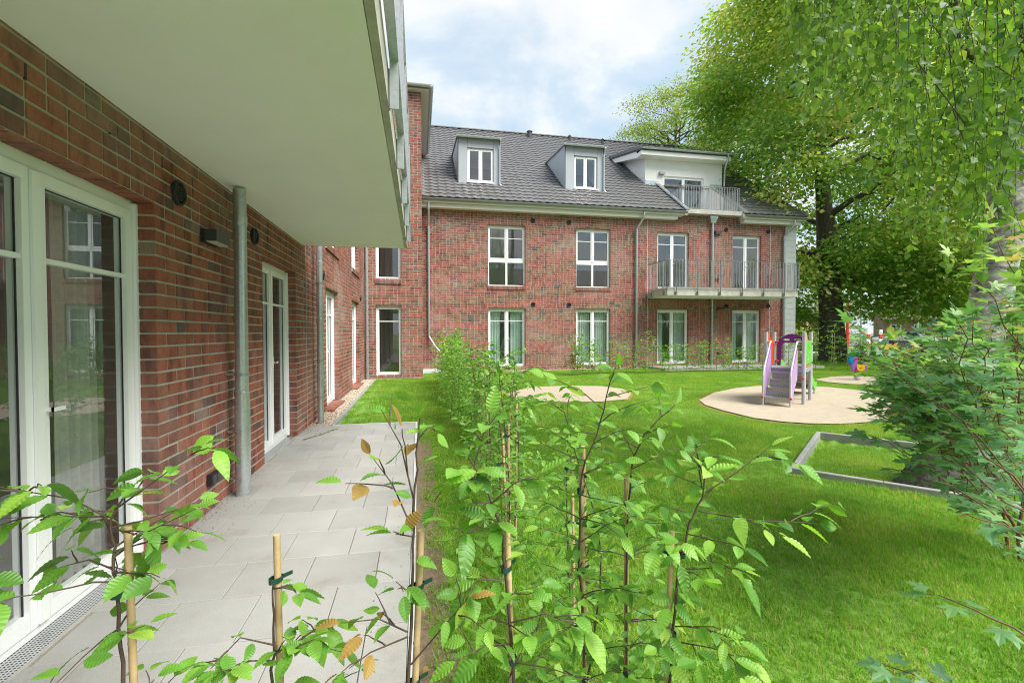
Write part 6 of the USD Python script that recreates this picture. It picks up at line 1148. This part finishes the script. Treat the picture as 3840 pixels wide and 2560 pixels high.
# brick house with the awning, its gable towards the garden
hb = thing('brick_house', 'small brick house with an orange awning beyond the garden corner', 'house')
HM = lambda v: np.column_stack([39.3 + np.asarray(v)[:, 0] * 0.9 + np.asarray(v)[:, 1] * 0.42, 45.6 - np.asarray(v)[:, 0] * 0.42 + np.asarray(v)[:, 1] * 0.9, np.asarray(v)[:, 2]])
g = G(); g.box((-4.6, 0, -0.4), (4.6, 8, 2.55), HM); g.build('wall', 'far_brick', hb)
g = G(); g.prism([(-4.6, 2.55), (4.6, 2.55), (0, 5.2)], 0.0, 0.2, lambda v: HM(np.asarray(v)[:, [0, 2, 1]])); g.build('gable', 'brown_board', hb)
for i in range(22): G().box((-4.3 + i * 0.4 - 0.012, -0.03, 2.56), (-4.3 + i * 0.4 + 0.012, -0.002, 2.56 + (4.5 - abs(-4.3 + i * 0.4)) * 0.57), HM).build('batten', 'brown_board', hb)
for sg in (-1, 1): g = G(); g.add(HM(np.array([(0, -0.5, 5.35), (sg * 5.2, -0.5, 2.30), (sg * 5.2, 8.4, 2.30), (0, 8.4, 5.35), (0, -0.5, 5.18), (sg * 5.2, -0.5, 2.13), (sg * 5.2, 8.4, 2.13), (0, 8.4, 5.18)])), [[0, 1, 2, 3], [4, 5, 6, 7], [0, 1, 5, 4], [1, 2, 6, 5]]); g.build('roof', 'far_roof', hb)
g = G(); g.add(HM(np.array([(0.4, 0, 2.5), (3.1, 0, 2.5), (3.1, -1.0, 1.75), (0.4, -1.0, 1.75), (0.4, -1.0, 1.45), (3.1, -1.0, 1.45)])), [[0, 1, 2, 3], [3, 2, 5, 4]]); g.add(HM(np.array([(3.1, 0, 2.5), (3.1, 0, 1.75), (3.1, -1.0, 1.75)])), [[0, 1, 2]]); aw = g.build('awning', 'awning', hb)
for i in range(14): G().add(HM(np.array([(0.4 + i * 0.193, -1.002, 1.46), (0.4 + (i + 1) * 0.193, -1.002, 1.46), (0.4 + (i + 0.5) * 0.193, -1.002, 1.36)])), [[0, 1, 2]]).build('scallop', 'awning', aw)
G().box((0.9, -0.05, 0.0), (2.5, -0.002, 1.7), HM).build('window', 'car_glass', hb)
house('house', 'low brick house with white windows behind the parked cars', frame_at(104, 5, 0.12), 26, 9, 3.6, 7.0, 'far_brick', 'far_roof', [(1 + i * 3.1, 2.4 + i * 3.1, 0.9, 2.6) for i in range(8)])
house('house', 'pink gabled house behind the blue street sign', frame_at(92, 27, -1.35), 12, 8, 3.2, 6.6, 'pink_wall', 'far_roof', [(2, 3.4, 0.9, 2.4), (7, 8.4, 0.9, 2.4)])
def car(label, d, l, heading, paint, estate=True):
    M = frame_at(d, l, heading); c = thing('parked_car', label, 'car'); z = -0.08
    body = [(-2.2, 0.30), (-2.25, 0.62), (-2.1, 0.80), (-1.1, 0.90), (-0.4, 0.93), (1.9, 0.93), (2.2, 0.86), (2.25, 0.45), (2.15, 0.28)]
    cab = [(-1.05, 0.90), (-0.35, 1.38), (0.2, 1.46), (1.4 if estate else 0.9, 1.43), (2.05 if estate else 1.7, 0.93)]
    g = G(); g.prism(Polygon(body).buffer(0.04), -0.85, 0.85, lambda v: M(np.asarray(v)[:, [0, 2, 1]] + [0, 0, z])); g.prism(Polygon(cab), -0.72, 0.72, lambda v: M(np.asarray(v)[:, [0, 2, 1]] + [0, 0, z])); g.build('body', paint, c)
    for sg in (-1, 1):
        for w in ([(-0.85, 0.95), (-0.30, 1.33), (0.25, 1.40), (0.25, 0.95)], [(0.33, 0.95), (0.33, 1.40), (1.25, 1.38), (1.6, 0.95)]):
            y = sg * 0.723; G().prism(Polygon(w), min(y, y + sg * 0.008), max(y, y + sg * 0.008), lambda v: M(np.asarray(v)[:, [0, 2, 1]] + [0, 0, z])).build('side_window', 'car_glass', c)
    G().add(M(np.array([(-1.07, -0.62, 0.93 + z), (-1.07, 0.62, 0.93 + z), (-0.39, 0.58, 1.39 + z), (-0.39, -0.58, 1.39 + z)])), [[0, 1, 2, 3]]).build('windscreen', 'car_glass', c)
    q = (1.43, 2.08) if estate else (0.93, 1.73); G().add(M(np.array([(q[1], -0.6, 0.96 + z), (q[1], 0.6, 0.96 + z), (q[0] + 0.03, 0.56, 1.40 + z), (q[0] + 0.03, -0.56, 1.40 + z)])), [[0, 1, 2, 3]]).build('rear_window', 'car_glass', c)
    for x in (-1.35, 1.35):
        for sg in (-1, 1):
            wv = np.array([(x, sg * 0.70, 0.31 + z), (x, sg * 0.87, 0.31 + z)]); wh = G().tube(M(wv), 0.31, 16).build('wheel', 'rubber', c); G().tube(M(np.array([(x, sg * 0.86, 0.31 + z), (x, sg * 0.885, 0.31 + z)])), 0.19, 12).build('rim', 'car_silver', wh)
    for sg in (-1, 1): G().box((2.28, sg * 0.72 - 0.12, 0.62 + z), (2.31, sg * 0.72 + 0.12, 0.82 + z), M).build('tail_light', 'lamp_red', c); G().box((-2.30, sg * 0.62 - 0.17, 0.60 + z), (-2.26, sg * 0.62 + 0.17, 0.74 + z), M).build('headlight', 'pvc', c)
    G().box((2.28, -0.26, 0.58 + z), (2.305, 0.26, 0.70 + z), M).build('number_plate', 'pvc', c)
car('black estate car seen from behind at the roadside', 78, 4.2, -1.15, 'car_black'); car('silver estate car parked with its front to the left', 66, 4.5, 0.35, 'car_silver'); car('white car half hidden by maple leaves, nearest of the cars', 57.5, 7.2, 0.2, 'car_white', False); car('dark blue car behind the street sign', 80, 15.5, 0.2, 'car_blue'); car('white car farther right behind the foliage', 56, 12.4, 0.15, 'car_white')
def post(name, label, cat, d, l, z1, r, m, extra=None):
    p = thing(name, label, cat); o = at(d, l); G().tube([o + [0, 0, -0.3], o + [0, 0, z1]], r, 10).build('pole', m, p, smooth=40)
    if extra: extra(p, o)
    return p
post('signal_pole', 'red and white striped pole at the roadside right of the big trunk', 'pole', 58.9, -0.05, 4.6, 0.13, 'signal_red', lambda p, o: [G().tube([o + [0, 0, z], o + [0, 0, z + 0.55]], 0.134, 10).build('white_band', 'pvc', p, smooth=40) for z in (3.0,)])
def board(p, o): G().box((o[0] - 0.9, o[1] - 0.05, 1.35), (o[0] + 0.9, o[1] + 0.05, 1.6)).build('sign_plate', 'sign_blue', p); G().box((o[0] - 0.9, o[1] - 0.05, 1.05), (o[0] + 0.9, o[1] + 0.05, 1.28)).build('sign_plate', 'sign_dark', p)
post('lamp_post', 'thin grey post standing before the black car', 'post', 50.0, 0.9, 3.1, 0.09, 'play_grey'); post('street_sign', 'grey post with dark blue street sign plates before the pink house', 'sign', 62, 11.2, 3.2, 0.09, 'play_grey', board)
def nop(p, o): G().tube([o + [0, 0, 3.4], o + [0.1, -0.1, 3.4]], 0.36, 20).build('rim', 'signal_red', p); G().tube([o + [-0.02, -0.02, 3.4], o + [0.12, -0.12, 3.4]], 0.28, 20).build('disc', 'sign_blue', p)
post('traffic_sign', 'round blue and red no parking sign before the pink house', 'sign', 72, 17.0, 3.7, 0.05, 'play_grey', nop)
for i, (d, l) in enumerate(((56.5, 1.6), (56.0, 2.5))):
    b = thing('barrier_post', ('left' if i == 0 else 'right') + ' one of the two red and white barrier boards before the black car', 'barrier'); o = at(d, l)
    for k in range(4): G().box((o[0] - 0.16, o[1] - 0.05, -0.1 + k * 0.42), (o[0] + 0.16, o[1] + 0.05, 0.32 + k * 0.42 - 0.003)).build('stripe', 'signal_red' if k % 2 == 0 else 'pvc', b)
sb_ = thing('grey_cabinet', 'dark box standing behind the low fence posts', 'cabinet'); o = at(47.0, 3.3); G().cham((o[0] - 0.75, o[1] - 0.3, -0.1), (o[0] + 0.75, o[1] + 0.3, 0.66), 0.03).build('case', 'anthracite', sb_); G().box((o[0] - 0.8, o[1] - 0.35, 0.661), (o[0] + 0.8, o[1] + 0.35, 0.72)).build('lid', 'sign_dark', sb_)
fp = thing('fence_post', 'slim dark green fence post beyond the paved yard', 'fence post', 'fence posts beyond the yard', loc=at(43.2, -1.2)); G().tube([(0, 0, -0.3), (0, 0, 0.9)], 0.05, 8).build('post', 'post_green', fp); G().box((-0.06, -0.06, 0.9), (0.06, 0.06, 0.93)).build('cap', 'post_green', fp)
for l in (1.4, 4.2, 6.8, 9.4): copy_of(fp, 'fence_post', at(43.2, l), 0, 'slim dark green fence post beyond the paved yard', 'fence post', 'fence posts beyond the yard')
tb = thing('timber_edging', 'orange brown timber edging around the yard beside the big trunk', 'edging')
for i in range(5): a, b = np.array([20.7, 19.3]) + i * np.array([0.95, -0.55]) * 1.0, np.array([20.7, 19.3]) + (i + 0.985) * np.array([0.95, -0.55]); G().tube([[*a, 0.02], [*b, 0.02]], 0.075, 10).build('log', 'timber', tb)
for i, (d, l, s) in enumerate(((30.6, 0.5, 0.8), (31, 1.9, 0.7), (30.4, 3.2, 0.9), (31.2, 4.6, 0.75), (29.6, 2.4, 0.5), (30.8, 6.2, 0.9), (30.5, 7.9, 0.8))): bush('young_bush', f'thin {ORD[i]} young bush from the big trunk along the paved yard', (*at(d, l)[:2], s * 0.5), (0.32, 0.32, s * 0.55), 14, 60, (0.07, 0.10), 700 + i, lo=0.4, hi_=1.0, group='young bushes along the yard', spread=0.14)
for i, (d, l, rad, h) in enumerate(((112, -44, 8, 13), (118, -24, 9, 15), (125, -6, 9, 14), (120, 16, 9, 15), (112, 34, 9, 14), (108, 52, 9, 15), (112, 70, 9, 14), (70, 34, 5, 8), (64, 22, 3.6, 6), (86, -22, 6, 9), (60, 48, 6, 10))):
    c = at(d, l); broadleaf('far_tree', f'distant round tree, {ORD[i]} of those closing the street beyond the road', None, [(c[0], c[1], -0.3), (c[0], c[1], h * 0.35), (c[0], c[1], h * 0.8)], (c[0], c[1], h * 0.58), (rad, rad, h * 0.5), 90, 150, (1.0, 1.0, 0.55), (0.28, 0.42), 0.2, 0.9, 800 + i, m='far_leaf', r0=0.35, limbs=10, group='distant trees beyond the road')
for i, (d, l, a, h) in enumerate(((46, -2.2, 1.6, 1.1), (49, -5.5, 2.4, 2.6), (58, 9.5, 2.2, 1.3), (56, 16, 3, 2.0), (50, 24, 3.2, 2.6), (98, -4, 6, 3))): bush('roadside_bush', f'low roadside bush beyond the paved yard, {ORD[i]} from the big trunk', (*at(d, l)[:2], h * 0.5), (a, a, h * 0.6), 50, 90, (0.14, 0.22), 900 + i, lo=0.3, hi_=1.0, m='far_leaf', spread=0.4, group='roadside bushes')
# the white house across the garden, behind the camera: what the panes mirror
house('white_house', 'white rendered house with dark roof across the garden', lambda v: np.column_stack([np.asarray(v)[:, 0] + 2.0, -13.0 - np.asarray(v)[:, 1], np.asarray(v)[:, 2]]), 24, 9, 5.2, 8.4, 'render', 'far_roof', [(2 + i * 4.2, 3.6 + i * 4.2, z, z + 1.5) for i in range(5) for z in (0.9, 3.3)])

# ================================================================ grass
SANDB = [P.buffer(0.05) for P in SANDP]
kerb_ring = PLANTER.exterior.buffer(0.06)
def grassy(x, y):
    ok = (x > 0.0) | ((x > -1.26) & (y > 7.63) & (y < 14.90))
    ok &= ~((x > -0.01) & (x < 0.02) & (y < 7.62)); ok &= (y < 15.68) | ((x < 8.85) & (y < 16.90)) | (x > 15.75)
    ok &= ~((x > 0.10) & (x < 0.98) & (y > 16.5)) & ~((y > 14.88) & (x < 0.18))
    for P in SANDB: ok &= ~contains_xy(P, x, y)
    ok &= ~((x < 0.13 + 0.05 * np.sin(y * 7.0)) & (y < 6.4) & (np.abs(np.sin(x * 913.0 + y * 577.0)) < 0.8))
    return ok & ~contains_xy(kerb_ring, x, y)
def tuft(r, rad, n, h, w):
    a = r.uniform(0, 2 * np.pi, n); q = np.sqrt(r.uniform(0, 1, n)) * rad; bx, by = q * np.cos(a), q * np.sin(a); hd = r.uniform(0, 2 * np.pi, n); hh = h * r.uniform(0.55, 1.25, n); ln = hh * r.uniform(0.15, 0.95, n); ww = w * r.uniform(0.7, 1.3, n)
    cx, cy = np.cos(hd), np.sin(hd); B = np.stack([bx, by, np.full(n, -0.01)], 1); S = np.stack([-cy, cx, 0 * cx], 1) * ww[:, None]; D = np.stack([cx, cy, 0 * cx], 1)
    m = B + D * (ln * 0.35)[:, None] + np.stack([0 * hh, 0 * hh, hh * 0.62], 1); t = B + D * ln[:, None] + np.stack([0 * hh, 0 * hh, hh * (1 - 0.35 * (ln / hh) ** 2)], 1)
    v = np.stack([B - S, B + S, m + S * 0.8, m - S * 0.8, t], 1); f = np.array([[0, 1, 2], [0, 2, 3], [3, 2, 4]]); tn = np.clip(r.normal(0.42, 0.22, n), 0, 0.95); tn[r.uniform(size=n) < 0.06] = 1.0
    return v.reshape(-1, 3), (f[None] + 5 * np.arange(n)[:, None, None]).reshape(-1, 3), np.repeat(tn, 5)
gr = UsdGeom.PointInstancer.Define(stage, '/World/grass'); tag('/World/grass', 'thick green lawn grass with a few dry patches', 'grass', kind='stuff')
UsdGeom.Scope.Define(stage, '/World/grass/tufts'); r = np.random.default_rng(17); kinds = [(0.15, 160, 0.050, 0.0020)] * 4 + [(0.15, 130, 0.045, 0.0030)] * 4 + [(0.05, 30, 0.048, 0.0022)] * 3
for rad, n, h, w in kinds:
    v, f, t = tuft(r, rad, n, h, w); emit('tuft', v, f, 'grass_blade', '/World/grass/tufts', tone=t)
gr.CreatePrototypesRel().SetTargets([Sdf.Path('/World/grass/tufts/tuft' + (f'_{i:03d}' if i else '')) for i in range(len(kinds))])
pts, idx, scl = [], [], []
def sow(x0, x1, y0, y1, step, choice, s=(0.8, 1.2), test=None):
    gx, gy = np.meshgrid(np.arange(x0, x1, step), np.arange(y0, y1, step)); x = gx.ravel() + r.uniform(-0.5, 0.5, gx.size) * step; y = gy.ravel() + r.uniform(-0.5, 0.5, gx.size) * step
    k = grassy(x, y)
    if step > 0.08:
        for dx, dy in ((0.1, 0), (-0.1, 0), (0, 0.1), (0, -0.1)): k &= grassy(x + dx, y + dy)
    d = np.stack([x, y, 0 * x], 1) - EYE; k &= (d @ FWD > -0.2) & (np.abs(d @ RIGHT) < 1.25 * np.maximum(d @ FWD, 0) + 0.8)
    if test is not None: k &= test(x, y)
    x, y = x[k], y[k]; pts.append(np.stack([x, y, gz(x, y)], 1)); idx.append(r.choice(choice, len(x))); scl.append(r.uniform(*s, len(x)))
sow(0.0, 8.0, 0.6, 7.0, 0.115, [0, 1, 2, 3]); sow(-1.3, 0.6, 7.0, 15.0, 0.14, [4, 5, 6, 7]); sow(0.0, 17.0, 7.0, 17.0, 0.15, [4, 5, 6, 7]); sow(8.0, 13.0, 1.5, 7.0, 0.16, [4, 5, 6, 7]); sow(13.0, 25.0, 3.0, 20.0, 0.24, [4, 5, 6, 7], (1.1, 1.5))
edge = lambda x, y: ~(grassy(x + 0.13, y) & grassy(x - 0.13, y) & grassy(x, y + 0.13) & grassy(x, y - 0.13))
sow(-1.3, 15.0, 0.8, 17.0, 0.05, [8, 9, 10], (0.8, 1.15), edge)
p = np.concatenate(pts); i_ = np.concatenate(idx); s_ = np.concatenate(scl); a = r.uniform(0, 2 * np.pi, len(p))
dry = meshkit.fbm(np.stack([p[:, 0] * 0.9, p[:, 1] * 0.9, 0 * a], 1), 4); bald = (p[:, 0] < -1.0 + 0.25 * (meshkit.noise(np.stack([p[:, 1] * 0.8, 0 * a, 0 * a], 1)) - 0.3)) & (p[:, 1] > 7.6) & (p[:, 1] < 13.5); keep = ~bald | (r.uniform(size=len(p)) < 0.22); p, i_, s_, a, dry = p[keep], i_[keep], s_[keep], a[keep], dry[keep]
gr.CreatePositionsAttr(Vt.Vec3fArray.FromNumpy(p.astype(np.float32))); gr.CreateProtoIndicesAttr(Vt.IntArray.FromNumpy(i_.astype(np.int32)))
gr.CreateScalesAttr(Vt.Vec3fArray.FromNumpy(np.stack([s_, s_, s_ * np.clip(1.5 - dry * 1.1, 0.6, 1.25)], 1).astype(np.float32)))
gr.CreateOrientationsAttr(Vt.QuathArray([Gf.Quath(float(math.cos(q / 2)), 0.0, 0.0, float(math.sin(q / 2))) for q in a]))
# fallen leaves
r = np.random.default_rng(23); L = []
for (x0, x1, y0, y1, n) in ((5.6, 10.4, 6.4, 10.6, 46), (11.6, 13.9, 10.6, 12.4, 10), (2.1, 4.9, 9.3, 11.8, 8), (1.0, 5.5, 1.6, 5.0, 26), (0.0, 0.14, 1.0, 4.0, 14)):
    for _ in range(n): x, y = r.uniform(x0, x1), r.uniform(y0, y1); L.append((np.array([x, y, float(gz(x, y)) + (0.05 if y < 5 else 0.03)]), unit([r.normal(), r.normal(), 0.05]), np.array([r.normal(0, 0.3), r.normal(0, 0.3), 1]), r.uniform(0.022, 0.05)))
pos, dr, up, sz = (np.array([x[k] for x in L]) for k in range(4)); cloud_emit('fallen_leaves', *RHOMB, scatter(*RHOMB, pos, dr, up, sz), r.uniform(0.86, 1.0, len(L)), 'hornbeam_leaf', '/World', kind='stuff'); tag('/World/fallen_leaves', 'dry brown leaves scattered over the sand patches and lawn', 'leaves', kind='stuff')
# cut twig lying on the slabs
tw = thing('fallen_twig', 'short wilted leafy twig lying on the terrace end', 'twig'); q = curve((-1.5, 6.55, 0.008), (-1.18, 7.25, 0.012), r, 0.0, 8, 0.01); q[:, 2] = 0.009; G().tube(q, 0.003, 5).build('stem', 'twig_brown', tw); L = shoot_leaves(q, 0.05, 0.05, r, start=0.1, droop=0.0)
pos, dr, up, sz = (np.array([x[k] for x in L]) for k in range(4)); pos[:, 2] = 0.012 + r.uniform(0, 0.012, len(L)); dr[:, 2] = 0.1; P = scatter(*HB_MID, pos, dr, up * [0.3, 0.3, 1.0], sz)
for k in range(len(L)): emit('leaf', P[k], HB_MID[1], 'hornbeam_leaf', tw, tone=np.full(len(HB_MID[0]), 0.1 + 0.75 * r.uniform()))
